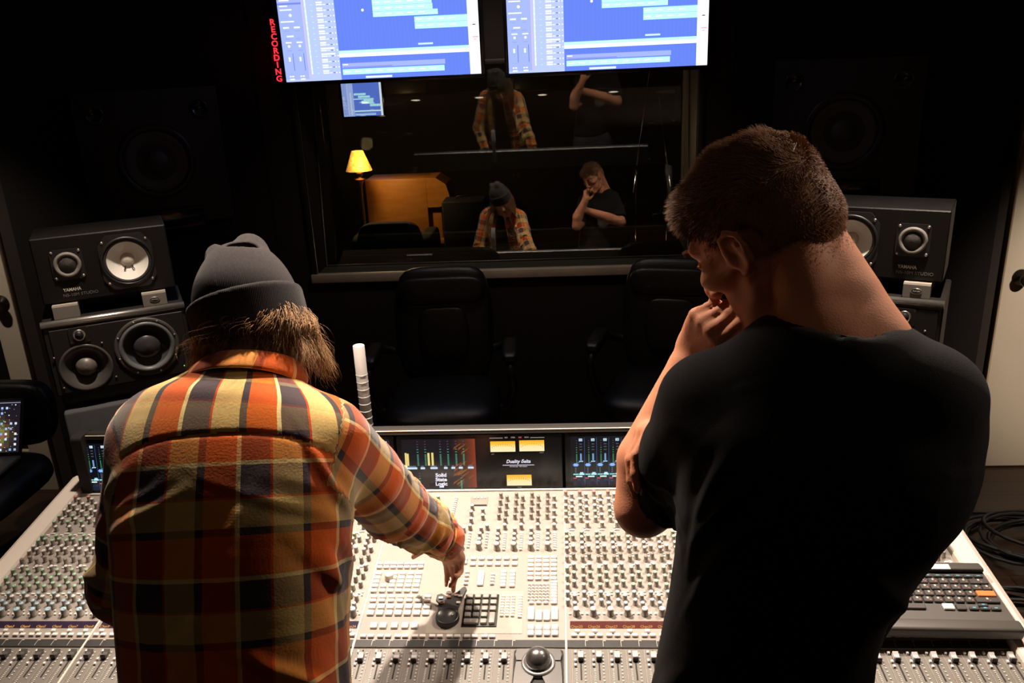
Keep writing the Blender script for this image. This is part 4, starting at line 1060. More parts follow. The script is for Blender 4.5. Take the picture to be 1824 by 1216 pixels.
for side in (-1, 1):
    for k in range(24):
        x0 = (.2215 if side > 0 else -1.0845) + k * PITCH * .9985
        tb = 'b' if side < 0 else 'w'
        for v, c in LEFTC: knobs.append((x0 + .0005 + v * .004, v, c))
        for v, c in RIGHTC: knobs.append((x0 + .0155 + v * .004, v, c))
        knobs.append((x0 + .0195, .442, 'B' if side < 0 else 'W'))
        # small switches beside the knobs
        for v in (.047, .073, .098, .120): small.box((.0030, .0034, .003), V(x0 + .0095, v, .0015))
        for v in (.157, .166, .176, .217, .252, .262, .290, .375, .384, .430): small.box((.0036, .0030, .003), V(x0 + (.0095 if v < .3 else .0255), v, .0015))
        for v in (.165, .285, .378): small.box((.0085, .0040, .003), V(x0 + .0160, v, .0015)); small.box((.0085, .0040, .003), V(x0 + .004, v + .006, .0015))
        for xo in (.0065, .0318): small.box((.0045, .0048, .003), V(x0 + xo, .440, .0015))
        btn_list += [(x0 + .0205, .4895, .0095, .0075), (x0 + .0138, .5010, .0115, .0075), (x0 + .0300, .5010, .0115, .0075)]
        faders.append((x0 + .0262, .560 - (.003 if side > 0 else .004) * (1 if k % 2 else .6) if side > 0 else (.556 if k < 11 else [.612, .556, .60][k % 3])))
        xf = x0 + .0262
        small.box((.0042, .0050, .004), V(xf - .0105, .545, .002)); small.box((.0042, .0050, .004), V(xf - .0110, .566, .002)); small.box((.0042, .0050, .004), V(xf - .0110, .578, .002))
        for j in range(12): ticks.rect(xf - .0105, -.588 - j * .004, xf - .0072, -.5865 - j * .004, PW, .0004)
        for j in range(9): ticks.rect(xf + .0065, -.548 - j * .0085, xf + .0098, -.5462 - j * .0085, PW, .0004)
        ticks.rect(xf - .0175, -.690, xf - .0168, -.538, (.42, .38, .33), .0004)
        ticks.rect(x0 + .0360, -.530, x0 + .0367, -.514, PW, .0012); ticks.rect(x0 + .0360, -.5155, x0 + .0415, -.514, PW, .0012)
        ticks.rect(x0 + .0345, -.452, x0 + .0350, -.012, (.50, .45, .39), .0004)
        for v, _ in LEFTC[:15]: ticks.rect(x0 - .0072, -v - .004, x0 - .0056, -v - .003, (.70, .65, .58), .0004)
        for v, _ in RIGHTC: ticks.rect(x0 + .0228, -v - .004, x0 + .0246, -v - .003, (.70, .65, .58), .0004)
# centre section knobs
CK = [(-0.137,.042),(-.106,.042),(-.135,.069),(-.105,.075),(-.068,.147),(-.067,.182),(-.014,.081),(-.014,.105),(-.012,.133),(.014,.096),(.016,.120),(-.027,.168),(-.012,.159),(-.028,.190),(-.027,.210),(-.027,.229),(.016,.168),(.030,.159),(.0145,.190),(.015,.210),(.015,.229)]
for x, v in CK: knobs.append((x, v, 'w' if v < .225 else 'W'))
for i in range(4):
    xa, xb = .056 + i * .040, .0725 + i * .040
    for v in (.033, .061, .090, .119): knobs.append((xa, v, 'k'))
    for v in (.046, .075, .104, .133): knobs.append((xb, v, 'k' if i < 3 else 'w'))
    for v in (.172, .193, .211): knobs.append((xa + .002, v, 'w'))
    knobs.append((xa + .002, .232, 'W')); knobs.append((xb + .0005, .158, 'w'))
    for v in (.178, .186, .194, .203, .211, .219, .227, .236): btn_list.append((xb + .002, v, .007, .0045))
for xx in (-.011, .031):
    for v in (.176, .186, .196, .206, .216, .226): btn_list.append((xx, v, .0065, .0045))
for v in [.036 + i * .0085 for i in range(16)]: btn_list.append((-.0585 - v * .03, v, .0075, .0045))
for v in (.058, .09, .105): btn_list.append((-.108, v + .03, .008, .006))
MB().lathe([(.0105, 0), (.0098, .013), (.0085, .015), (0, .015)], V(-.1805, .330), 0, 22, cap=False).obj('encoder_knob', mat('cream_encoder', (.62, .56, .47), .45), con)
E_ = Vector((0.0, 0.0, CAM_Z))
kd = []
for x, v, c in knobs:
    wpos = MC @ Vector((x, -v, 0)); kd.append(((wpos - E_).length, x, v, c))
# the keyboard and the men hide some; prefer what can be seen
def shows(x, v):
    if x > .86 and .27 < v < .50: return False
    if -.86 < x < -.245 and v > .0 and not (v < .2 and x > -.24): return False
    if .36 < x < .86: return False
    return True
vis = sorted([k for k in kd if shows(k[1], k[2])]); near = set(vis[:100])
rest = MB(); knob_data = {}
for k in kd:
    _, x, v, c = k
    mb, mats = KINDS[c]
    if k in near:
        if c not in knob_data: knob_data[c] = mb.mesh('knob', mats)
        o = bpy.data.objects.new('knob', knob_data[c]); COL.objects.link(o); o.parent = con
        o.matrix_local = V(x, v) @ RZ(rng.uniform(-2.2, 2.2))
allm = [M_KNOB] + [CAPS[c] for c in 'wgbrk']; off = {c: i + 1 for i, c in enumerate('wgbrk')}
for k in kd:
    if k in near: continue
    _, x, v, c = k; mb, _m = KINDS[c]; b0 = len(rest.v)
    M = V(x, v) @ RZ(rng.uniform(-2.2, 2.2)); rest.v += [tuple(M @ Vector(p)) for p in mb.v]; rest.f += [tuple(b0 + i for i in f) for f in mb.f]
    rest.mi += [0 if m == 0 else off[c.lower()] for m in mb.mi]; rest.sm += mb.sm
tag(rest.obj('knob_rows', allm, con), kind='stuff')
# strips: displays, scribble strips
for i, (a, b_) in enumerate(BAYS):
    if i != 3:
        x0, x1 = a + .0085, b_ - .0035
        MB().cbox((x0, -.4805, -.002), (x1, -.4605, .0008)).obj('channel_display', mat('display_window_red', (0.085, 0.026, 0.024), .18, var=.0) if i > 3 else mat('display_window_violet', (0.030, 0.020, 0.045), .18, var=.0), con)
        first = (i * 8 if i < 3 else (i - 1) * 8)
        for k in range(8):
            xx = (.2215 if i > 3 else -1.0845) + ((first - 24) if i > 3 else first) * PITCH * .9985 + (k + .55) * PITCH * .9985
            lettering('Chan%d' % (first + k + 1), .0098, MATS.get('amber_text') or emat('amber_text', (1.0, .42, .05), .8), con, V(xx, .4765, .0011), name='channel_name', depth=.0001, weight=.0001, sx=.82)
    MB().cbox((a + .002, -.532, 0), (b_ - .002, -.5125, .0009)).obj('scribble_strip', M_SCRIB, con)
# centre buttons
for r in (.266, .286):
    for c in range(6): btn_list.append((.006 + c * .0193, r, .0125, .0095))
btn_list += [(.0285, .333, .0135, .046)]
for v in (.320, .330, .340, .350): btn_list.append((.055, v, .0085, .0055))
for v in (.312, .323, .334, .345, .356): btn_list += [(.0795, v, .0115, .0085), (.100, v, .0115, .0085)]
for v in (.264, .277, .291, .305, .320, .334): btn_list += [(.140 + c * .0176, v, .0125, .0090) for c in range(4)]
btn_list += [(-.014, .268 + i * .012, .012, .0095) for i in range(2)]
for v in (.312, .324, .337, .350): btn_list.append((-.004, v, .009, .006))
for v in (.283, .295): btn_list += [(-.210 + c * .0160, v, .0125, .0075) for c in range(7)]
for v in (.316, .330, .343, .356, .371): btn_list += [(-.208 + c * .0187, v, .0135, .0095) for c in range(6) if not (c == 1 and v < .345)]
for v in (.390, .402): btn_list += [(-.2035 + c * .0200, v, .0135, .0075) for c in range(7)]
for v in (.4195, .4385): btn_list += [(-.2015 + c * .0201, v, .0150, .0135) for c in range(7)]
for x in (-.187, -.167, -.143, -.120, -.100): btn_list.append((x, .475, .0145, .0145))
for k in range(8): btn_list += [(-.2035 + k * .0363, .5045, .0125, .0075), (-.1875 + k * .0363, .5045, .0125, .0075)]
for c in range(3):
    for r in range(8): btn_list.append((.0825 + c * .0115, .389 + r * .0082, .0075, .0050))
for r in range(9): btn_list.append((.121, .389 + r * .0076, .0085, .0050))
for c in range(6):
    for r in range(6): btn_list.append((.139 + c * .0081, .353 + r * .0092, .0052, .0042))
for c in range(3): btn_list.append((.145 + c * .0155, .409, .0100, .0060))
for r in range(8): btn_list.append((.1935, .346 + r * .0090, .0130, .0070))
btn_list += [(.145, .441, .0135, .035), (.1615, .446, .0135, .028), (.1785, .446, .0135, .028), (.1955, .441, .0135, .035)]
for c in range(4): btn_list += [(.146 + c * .0167, .480, .0125, .013), (.146 + c * .0167, .496, .0125, .013)]
bk = sorted([((MC @ Vector((x, -v, 0)) - E_).length / max(sx * sy, 1e-6) ** .5, x, v, sx, sy) for x, v, sx, sy in btn_list])
bvis = [b for b in bk if shows(b[1], b[2]) and b[1] > -.24][:100]; bset = set(bvis)
bmesh_c = {}
for b in bk:
    _, x, v, sx, sy = b
    m = M_BTN
    if b in bset:
        key = (round(sx, 4), round(sy, 4))
        if key not in bmesh_c: bmesh_c[key] = MB().box((sx, sy, .0055), T(0, 0, .00275), 0, .0008, 1).mesh('button', [m])
        o = bpy.data.objects.new('button', bmesh_c[key]); COL.objects.link(o); o.parent = con; o.matrix_local = V(x, v)
    else: small.box((sx, sy, .0055), V(x, v, .00275), 0, .0008, 1)
tag(small.obj('small_switches', M_BTN, con), kind='stuff')
# faders
CF_X = [-.196, -.159, -.123, -.087, -.051, -.015, .021, .058, .095]
for x in CF_X:
    faders.append((x, .562))
    small2 = None
    for j in range(10): ticks.rect(x - .0105, -.588 - j * .004, x - .0072, -.5865 - j * .004, PW, .0004)
    for j in range(9): ticks.rect(x + .0070, -.548 - j * .0085, x + .0105, -.5462 - j * .0085, PW, .0004)
    ticks.rect(x + .0140, -.690, x + .0147, -.538, (.42, .38, .33), .0004)
    ticks.rect(x + .0140, -.530, x + .0147, -.514, PW, .0012); ticks.rect(x + .0140, -.5155, x + .0200, -.514, PW, .0012)
cs = MB()
for x in CF_X:
    for v in (.545, .566, .578): cs.box((.0042, .0050, .004), V(x - .0085, v, .002))
tag(cs.obj('fader_switches', M_BTN, con), kind='stuff')
slotm = MB().cbox((-.0014, -.612, -.0001), (.0014, -.543, .0004)).cyl(.0016, .0006, V(0, .5405), 0, 8).mesh('fader_slot', [M_SLOT])
for x, v in faders:
    o = bpy.data.objects.new('fader_slot', slotm); COL.objects.link(o); o.parent = con; o.matrix_local = T(x, 0, 0)
ticks.obj('panel_markings', M_PRINT, con, T(0, 0, .0006))
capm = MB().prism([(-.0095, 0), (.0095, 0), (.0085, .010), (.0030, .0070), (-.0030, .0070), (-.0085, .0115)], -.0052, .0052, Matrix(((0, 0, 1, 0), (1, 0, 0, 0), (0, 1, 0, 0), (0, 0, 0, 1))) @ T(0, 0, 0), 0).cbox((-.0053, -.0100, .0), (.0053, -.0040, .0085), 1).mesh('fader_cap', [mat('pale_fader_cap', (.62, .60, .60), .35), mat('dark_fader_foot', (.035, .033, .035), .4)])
capd = capm.copy(); capd.materials[0] = mat('shaded_fader_cap', (.10, .095, .09), .4)  # left bays: darker cap copy, shade put into its colour
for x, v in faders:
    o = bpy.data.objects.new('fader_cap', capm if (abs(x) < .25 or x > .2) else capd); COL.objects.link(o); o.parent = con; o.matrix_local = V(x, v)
# small meter inset at the top of the centre
MB().cbox((-.021, -.067, -.001), (.023, -.029, .0012), bev=.001).obj('monitor_inset', mat('inset_grey', (.26, .23, .20), .5), con)
MB().cbox((-.017, -.067, .0012), (.021, -.063, .0022)).obj('inset_slot', M_SLOT, con)
for i in range(4): MB().cyl(.003, .003, V(-.012 + i * .009, .036, .001), 0, 10).obj('inset_button', M_BTN, con)
# jog wheel pad, wheel, keypad
poly = [(-.057, -.410), (-.064, -.402), (-.063, -.388), (-.054, -.384), (-.045, -.390), (-.036, -.394), (-.024, -.386), (-.010, -.366), (-.004, -.362), (.0, -.368), (-.012, -.424), (-.012, -.44), (-.055, -.44)]
MB().prism(poly, 0, .006).obj('cursor_pad', mat('pad_black', (.03, .028, .027), .45), con)
for x, v, m in ((-.053, .400, M_BTN), (-.036, .397, M_BTNR), (-.036, .385, M_BTN), (-.020, .392, M_BTNR), (-.048, .414, M_BTNR), (-.013, .414, M_BTN), (-.011, .394, M_BTN)):
    MB().box((.0095, .006, .004), V(x, v, .008), 0, .0008, 1).obj('cursor_button', m, con)
MB().lathe([(.0255, 0), (.0255, .010), (.0235, .0135), (.021, .0125), (.019, .0105), (0, .0095)], V(-.032, .456), 0, 44, cap=False).cyl(.0032, .002, V(-.022, .452, .0100), 1, 12).obj('jog_wheel', [mat('wheel_black', (.025, .024, .024), .32), M_KNOB], con)
MB().cbox((-.075, -.495, 0), (.128, -.372, .0008)).obj('transport_plate', mat('transport_panel', (.36, .32, .275), .6), con)
MB().cbox((.0, -.4775, .0), (.0735, -.3835, .0035), bev=.001).obj('keypad_base', mat('keypad_green_black', (.020, .024, .018), .5), con)
M_KEY = mat('keypad_key', (.30, .28, .25), .45)
kp = []
for r in range(5):
    for c in range(4):
        x, v = .0105 + c * .0175, .3935 + r * .0185
        if r == 4 and c == 0: kp.append((x + .0088, v, .031, .0125, '0'))
        elif r == 4 and c == 1: continue
        elif c == 3 and r == 3: kp.append((x, v + .009, .0125, .031, ''))
        elif c == 3 and r == 4: continue
        else: kp.append((x, v, .0135, .0125, [['', '=', '/', '*'], ['7', '8', '9', '-'], ['4', '5', '6', '+'], ['1', '2', '3', ''], ['', '', '.', '']][r][c]))
for x, v, sx, sy, s in kp:
    k = MB().box((sx, sy, .007), V(x, v, .0065), 0, .0016, 2).obj('keypad_key', M_KEY, con)
    if s: lettering(s, .0075, M_WHITEPRINT, con, V(x, v, .0101), name='key_lettering', depth=.0001)
# trackball
tbm = mat('trackball_shell', (.12, .115, .112), .38, .35)
MB().prism(rrect(.1635 - .0495, -.660, .1635 + .0495, -.5395, .006), .0004, .0022).obj('trackball_shadow_gap', M_SLOT, con)  # black plate added as the shade in the gaps round the shells
def blade(sgn, lower):
    if not lower: p = [(.012, -.5415), (.043, -.5425), (.0465, -.556), (.0435, -.571), (.030, -.571), (.026, -.556), (.010, -.5475)]
    else: p = [(.0440, -.5745), (.0465, -.600), (.0480, -.640), (.020, -.640), (.0085, -.612), (.026, -.594), (.031, -.5745)]
    p = [(.1635 + sgn * x, y) for x, y in p]
    return MB().prism(p if sgn < 0 else p[::-1], 0, .008)
for sgn in (-1, 1):
    for lo in (False, True): blade(sgn, lo).obj('trackball_button', tbm, con)
MB().lathe([(.0345, 0), (.0335, .010), (.029, .0125), (.0265, .010), (.0, .009)], V(.1635, .578), 0, 44, cap=False).obj('trackball_ring', mat('ring_steel', (.30, .29, .285), .3, .6), con)
bm = bmesh.new(); bmesh.ops.create_uvsphere(bm, u_segments=40, v_segments=24, radius=.0255)
MB().from_bm(bm, V(.1635, .576, .014), 0, True).obj('trackball', mat('steel_ball', (.20, .195, .19), .28, .85, coat=.3), con)
MB().cbox((.110, -.690, 0), (.2125, -.5385, .0006)).obj('trackball_plate', mat('trackball_panel', (.19, .17, .145), .55), con)

# ------------------------------------------------------------------ compact keyboard lying on the right end
kb = thing('computer_keyboard', 'compact black keyboard with an orange enter key lying on the right end of the console', 'keyboard', MC @ T(.905, -.430, .0245) @ RZ(R_(-1.5)))
KW = .40; xr = .197
b = MB(); b.prism([(-xr, -.070), (xr + .003, -.070), (xr - .002, .075), (xr - .010, .098), (-xr + .006, .098), (-xr, .075)], -.004, .014); b.obj('body', mat('keyboard_case', (.075, .068, .061), .5, var=.1), kb)
MB().box((KW * .98, .026, .010), T(0, .085, .018) @ RX(R_(-10)), 0, .004, 3).obj('rear_bulge', MATS['keyboard_case'], kb)
MB().cbox((-xr - .004, -.098, -.003), (xr + .006, -.068, .0235), bev=.006, seg=3).obj('front_bar', MATS['keyboard_case'], kb)
MB().cbox((.085, .072, .0235), (.128, .088, .0247), bev=.002).obj('sticker', mat('white_sticker', (.75, .73, .70), .5), kb)
M_KCAP = mat('key_black', (.055, .050, .046), .42); keys = MB()
def key(x, y, sx, sy): keys.box((sx, sy, .005), T(x, y, .0165), 0, .0012, 1)
Kx = lambda i: xr - .022 - i * .0205
leg = Tints()
for i in range(18): key(Kx(i) + .004, .060, .0178, .0085); leg.rect(Kx(i), .058, Kx(i) + .007, .0605, (.10, .35, .50) if i < 9 else (.4, .38, .36))
rows = [(.044, 17, 1, .036), (.026, 17, 0, 0), (.008, 16, 2, .036), (-.010, 16, 1, .045)]
for y, n, wide, ww in rows:
    x = xr - .006
    for i in range(n):
        w_ = .0175
        if i == 0 and ww: w_ = ww
        if y == .008 and i == 0:
            MB().box((.036, .0155, .006), T(x - .018, y, .0165), 0, .0012, 1).obj('enter_key', mat('orange_key', (.80, .22, .05), .45), kb); x -= .039; continue
        key(x - w_ / 2, y, w_, .0148)
        leg.rect(x - w_ / 2 - .002, y, x - w_ / 2 + .002, y + .005, (.5, .48, .45)); leg.rect(x - w_ / 2 + .003, y - .004, x - w_ / 2 + .0055, y - .001, (.45, .12, .08)); x -= w_ + .003
key(-.06, -.030, .20, .0148)
for x, y in ((xr - .022, -.034), (xr - .043, -.034), (xr - .064, -.034), (xr - .043, -.0245)): key(x, y, .0185, .0075); leg.rect(x - .003, y - .001, x + .003, y + .002, (.10, .38, .52))
key(xr - .088, -.031, .0185, .0148)
MB().box((.0215, .0150, .006), T(xr - .112, -.030, .0165), 0, .0012, 1).obj('menu_key', M_BTN, kb)
keys.obj('keys', M_KCAP, kb)
leg.obj('key_print', M_PRINT, kb, T(0, 0, .0193))
# clear plastic tray behind the keyboard
tr = thing('plastic_tray', 'shallow dark tray with small clear bits behind the keyboard, right end of the console', 'tray', MC @ T(.985, -.212, .0205))
MB().cbox((-.10, -.045, 0), (.088, .045, .004), bev=.002).cbox((-.10, .041, .004), (.088, .045, .012)).cbox((.084, -.045, .004), (.088, .041, .012)).obj('tray_base', mat('smoky_tray', (.05, .047, .043), .2), tr)
b = MB()
for k in range(14): b.cyl(.004, .004, T(rng.uniform(-.08, .07), rng.uniform(-.035, .03), .004), 0, 10)
tag(b.obj('clear_bits', mat('pale_bits', (.4, .38, .35), .3), tr), kind='stuff')

# ------------------------------------------------------------------ cables on the floor at the right
M_CABLE = mat('black_cable', (0.020, 0.019, 0.018), .5); M_CABLEB = mat('blue_cable', (.03, .08, .17), .5)
def coil(cx_, cy_, r, turns, seed, label, z0=.012, squash=.7):
    g = np.random.default_rng(seed); pts = []
    n = turns * 22
    for i in range(n):
        a = 2 * PI * i / 22 + seed; rr = r * (1 + .16 * math.sin(a * .37 + seed) + .10 * math.sin(a * .91)); 
        pts.append((cx_ + rr * math.cos(a) + .03 * math.sin(a * .23), cy_ + squash * rr * math.sin(a) + .03 * math.cos(a * .31), z0 + .011 * (i / 22) + .012 * (1 + math.sin(a * 1.7 + seed))))
    o = MB().tube(pts, .0075, seg=7).obj('cable_coil', M_CABLE); tag(o, label, 'cable', 'cable coils on the floor')
coil(1.83, 2.92, .22, 7, 1, 'large loose black cable coil on the floor, farthest from the keyboard')
coil(1.50, 2.42, .21, 7, 2, 'black cable coil on the floor right beside the ivory console edge')
coil(2.06, 2.40, .22, 7, 3, 'black cable coil on the floor at the right edge, behind the blue cable')
coil(1.62, 1.86, .24, 7, 4, 'black cable coil on the floor nearest the camera, at the end of the blue cable')
tag(MB().tube([(1.30, 3.15, .008), (1.55, 3.22, .008), (1.80, 3.20, .008), (2.05, 3.12, .008), (2.22, 3.16, .008), (2.5, 3.1, .008)], .007, seg=7).obj('cable', M_CABLE), 'single black cable trailing over the bare floor towards the cream door', 'cable')
tag(MB().tube([(1.30, 2.02, .010), (1.42, 2.10, .010), (1.58, 2.13, .010), (1.85, 2.13, .010), (2.3, 2.08, .010)], .008, seg=8).obj('cable', M_CABLEB), 'blue cable lying on the floor between the black coils beside the console', 'cable')
# ------------------------------------------------------------------ the two men
def skin_mat(name, col, sub=0.12):
    m = mat(name, col, 0.58, var=0.12, scale=45, bump=0.2, bscale=420, spec=0.22, sub=sub)
    return m
M_SKIN = skin_mat('skin_fair', (0.54, 0.225, 0.125)); M_SKIN2 = skin_mat('skin_tanned', (0.46, 0.21, 0.125))
def hair_mat(name, a, b_, rough=.55):
    m = bpy.data.materials.new(name); m.use_nodes = True; N = m.node_tree.nodes; L = m.node_tree.links; b = N['Principled BSDF']
    at = N.new('ShaderNodeAttribute'); at.attribute_name = 'shade'
    rp = N.new('ShaderNodeValToRGB'); rp.color_ramp.elements[0].color = (*a, 1); rp.color_ramp.elements[1].color = (*b_, 1)
    L.new(at.outputs['Fac'], rp.inputs['Fac']); L.new(rp.outputs['Color'], b.inputs['Base Color'])
    b.inputs['Roughness'].default_value = rough; b.inputs['Specular IOR Level'].default_value = .2
    return m
M_HAIR_R = hair_mat('dark_brown_hair', (0.19, 0.092, 0.048), (0.42, 0.215, 0.110))
M_HAIR_L = hair_mat('golden_brown_hair', (0.085, 0.043, 0.019), (0.40, 0.22, 0.10))
A_ = lambda *p: np.array(p, float)

def head_frame(yaw, pitch, roll):
    y, p, r = R_(yaw), R_(pitch), R_(roll)
    f = A_(math.sin(y) * math.cos(p), math.cos(y) * math.cos(p), -math.sin(p))
    l = np.cross([0, 0, 1], f); l /= np.linalg.norm(l); u = np.cross(f, l)
    return np.stack([f, math.cos(r) * l + math.sin(r) * u, -math.sin(r) * l + math.cos(r) * u], 1)

def build_head(Fd, o, M, s):
    P = lambda x, y, z: o + M @ (A_(x, y, z) * s)
    E = lambda c, r, k=.012, op='+', F=None: Fd.ell(P(*c), A_(*r) * s, M if F is None else M @ F, k, op)
    C = lambda a, b, ra, rb, k=.010, op='+': Fd.cap(P(*a), P(*b), ra * s, rb * s, k, op=op)
    E((-.014, 0, .046), (.096, .075, .088))
    E((.030, 0, .012), (.060, .063, .080), .02)
    E((.040, 0, -.058), (.048, .049, .052), .02)
    for q in (1, -1):
        C((.004, q * .056, -.045), (.030, q * .046, -.082), .017, .016, .02); C((.030, q * .046, -.082), (.074, q * .018, -.102), .016, .014, .016)
        C((.088, q * .012, .030), (.070, q * .046, .034), .011, .012, .012)
        E((.064, q * .047, -.012), (.024, .019, .018), .016)
        C((.060, q * .052, -.012), (.012, q * .070, -.002), .012, .010, .016)
    E((.080, 0, -.100), (.018, .022, .018), .012)
    C((.092, 0, .022), (.110, 0, -.022), .009, .0115, .010); E((.111, 0, -.028), (.012, .0125, .0105), .006)
    for q in (1, -1):
        E((.100, q * .0125, -.034), (.011, .0075, .0085), .005)
        E((.097, q * .031, .008), (.017, .017, .0105), .008, '-')
        E((.0755, q * .031, .007), (.0125, .0135, .0115), .003)
        C((.086, q * .019, .0155), (.083, q * .045, .0120), .0035, .003, .004)
        E((.106, q * .006, -.041), (.004, .003, .003), .003, '-')
    C((.092, -.021, -.062), (.092, .021, -.062), .0055, .0055, .006); C((.0975, -.012, -.0605), (.0975, .012, -.0605), .0050, .0050, .005); C((.0955, -.011, -.071), (.0955, .011, -.071), .0060, .0060, .005)
    C((.103, -.018, -.0655), (.103, .018, -.0655), .0020, .0020, .002, '-')
    for q in (1, -1):                                     # ears
        out = lambda x, z, y: (x, q * y, z)
        rim = [(.010, -.010, .076), (.012, .012, .080), (.006, .028, .085), (-.008, .034, .088), (-.021, .026, .090), (-.025, .008, .090), (-.019, -.012, .086), (-.008, -.022, .081), (.002, -.024, .077)]
        for i in range(len(rim) - 1):
            a, b = rim[i], rim[i + 1]; r1 = .0042 if i < 6 else .0050
            C(out(*a[:2], a[2]), out(*b[:2], b[2]), r1, r1, .004)
        E(out(-.006, .004, .080), (.018, .0055, .028), .006)
        E(out(.000, -.002, .087), (.008, .007, .012), .004, '-')
        C(out(-.012, .018, .087), out(-.017, -.006, .088), .0032, .0032, .004)
    return P

def build_hand(Fd, W, d, n, t, curls, thumb, s=1.0, spread=0.0):
    """W wrist, d fingers' direction, n way the palm faces, t thumb side; curls: bend of the three joints of index..little"""
    d, n = unit(d), unit(n); n = unit(n - d * (n @ d)); t = unit(np.asarray(t, float) - d * (t @ d) - n * (t @ n))
    P = lambda a, b, c: W + (d * a + t * b + n * c) * s
    offs = [.0275, .0090, -.0095, -.0270]; kn = [.090, .093, .088, .080]
    for i in range(4): Fd.cap(P(.004, offs[i] * .55, 0), P(kn[i], offs[i], 0), .0155 * s, .0108 * s, .012 if i else .016)
    Fd.cap(P(.020, .016, .006), P(.055, .026, .008), .015 * s, .012 * s, .012)
    Fd.cap(P(.015, -.018, .005), P(.060, -.024, .005), .014 * s, .011 * s, .012)
    lens = [(.042, .026, .021), (.046, .030, .022), (.043, .028, .022), (.034, .021, .019)]; rad = [.0092, .0095, .0090, .0080]
    tips = []
    for i in range(4):
        p = P(kn[i], offs[i], 0); a = 0.0; sp = spread * (1.5 - i) * .1
        for j in range(3):
            a += R_(curls[i][j]); dd = unit(math.cos(a) * (d + t * sp) + math.sin(a) * n)
            q = p + dd * lens[i][j] * s; r0 = rad[i] * (1 - .09 * j) * s; r1 = rad[i] * (1 - .09 * (j + 1)) * s
            Fd.cap(p, q, r0, r1, .006 if j == 0 else .0015); Fd.ell(p, A_(1, 1, 1) * r0 * 1.06, None, .002); p = q
        tips.append(p)
    p = P(.022, .026, .004)
    for (ca, cb, cc), L, r0, r1 in zip(thumb, (.042, .032, .027), (.0145, .0112, .0100), (.0112, .0102, .0078)):
        q = p + unit(d * ca + t * cb + n * cc) * L * s; Fd.cap(p, q, r0 * s, r1 * s, .008 if L == .042 else .002); p = q
    return tips

def legs(Fd, hips, knees, ankles, extra=0.0):
    for h, k, a in zip(hips, knees, ankles):
        Fd.chain([h, (h + k) / 2, k, k * .6 + a * .4, a], [.088 + extra, .076 + extra, .056 + extra, .056 + extra, .040 + extra * 1.6], .03, kj=.02)

def person_shoes(parent, ankles, yaw, m):
    for a in ankles:
        Fd = Field(a - A_(.16, .22, .12), a + A_(.16, .26, .10), .006)
        f = A_(math.sin(yaw), math.cos(yaw), 0); g = A_(a[0], a[1], 0)
        Fd.cap(g - f * .05 + A_(0, 0, .045), g + f * .12 + A_(0, 0, .036), .044, .036, .01); Fd.cap(g - f * .04 + A_(0, 0, .08), g + f * .02 + A_(0, 0, .075), .042, .036, .02); Fd.cap(g + f * .12 + A_(0, 0, .036), g + f * .16 + A_(0, 0, .033), .036, .032, .01)
        Fd.half(g + A_(0, 0, .002), (0, 0, -1), a - A_(.16, .22, .12), a + A_(.16, .26, .10))
        V, Q = Fd.surface(); link('shoe', np_mesh('shoe', relax(V, Q, 1), Q, [m]), parent)

def cloth_detail(V, Q, folds, noise_amp, seed, sm=2):
    """creases: each entry is (centre, direction, how many, spread, width, length, height)"""
    V = relax(V, Q, sm); N = normals(V, Q); dsp = np.zeros(len(V)); r = np.random.default_rng(seed)
    wx_ = np.stack([wnoise(V, seed + 20 + i, 11.0, 2) for i in range(3)], 1) * .010
    for c, dr, cnt, spread, wd, ln_, amp in folds:
        for _ in range(cnt):
            cc = A_(*c) + r.normal(size=3) * spread * .55; d_ = unit(unit(dr) + r.normal(size=3) * .22)
            w = V + wx_ - cc; al = w @ d_; t = np.cross(N, d_); t /= np.linalg.norm(t, axis=1)[:, None] + 1e-9
            s_ = (w * t).sum(1); nn_ = (w * N).sum(1); wd_ = wd * r.uniform(.7, 1.4)
            p = np.exp(-(s_ / wd_) ** 2) - .55 * np.exp(-((s_ - wd_ * 1.5) / (wd_ * 1.1)) ** 2)
            dsp += amp * r.uniform(.5, 1.2) * p * np.exp(-(al / (ln_ * r.uniform(.7, 1.3))) ** 2) * np.exp(-(nn_ / .045) ** 2)
    dsp += noise_amp * wnoise(V, seed, 13.0, 3)
    return V + N * np.clip(dsp, -.011, .013)[:, None]

def seg_t(P, a, b):
    ab = b - a; t = ((P - a) @ ab) / (ab @ ab); tc = np.clip(t, 0, 1); w = P - (a + tc[:, None] * ab)
    return t, np.sqrt((w * w).sum(1)), w

# ---------------- man in the black shirt (right)
RH = 1.0
Ro = A_(.270, 1.118, 1.690); RM = head_frame(-48, 33, -6)
R_nb = A_(.340, 1.020, 1.600); R_SL = A_(.178, 1.040, 1.490); R_SR = A_(.450, .965, 1.520)
R_EL = A_(.112, 1.135, 1.268); R_WL = A_(.1925, 1.205, 1.500); R_ER = A_(.508, 1.110, 1.290); R_WR = A_(.200, 1.160, 1.400)
R_lat = unit(R_SR - R_SL) * A_(1, 1, .3)
rsec = [(A_(.262, .985, .86), .148, .095, 2.3), (A_(.266, .985, .98), .156, .106, 2.4), (A_(.270, .985, 1.10), .142, .104, 2.4), (A_(.281, .985, 1.22), .137, .108, 2.4), (A_(.305, .990, 1.34), .158, .116, 2.4), (A_(.328, .998, 1.45), .186, .108, 2.4), (A_(.333, 1.008, 1.53), .135, .085, 2.3), (A_(.338, 1.018, 1.585), .075, .068, 2)]
R_hips = [A_(.195, .99, .90), A_(.375, .975, .90)]; R_knees = [A_(.19, 1.02, .50), A_(.40, .99, .50)]; R_ank = [A_(.185, .97, .085), A_(.41, .93, .085)]
Fb = Field((-.06, .74, .0), (.72, 1.42, 1.92), .0042)
Fb.loft([(c, a - .012, b - .012, p) for c, a, b, p in rsec], R_lat, .03)
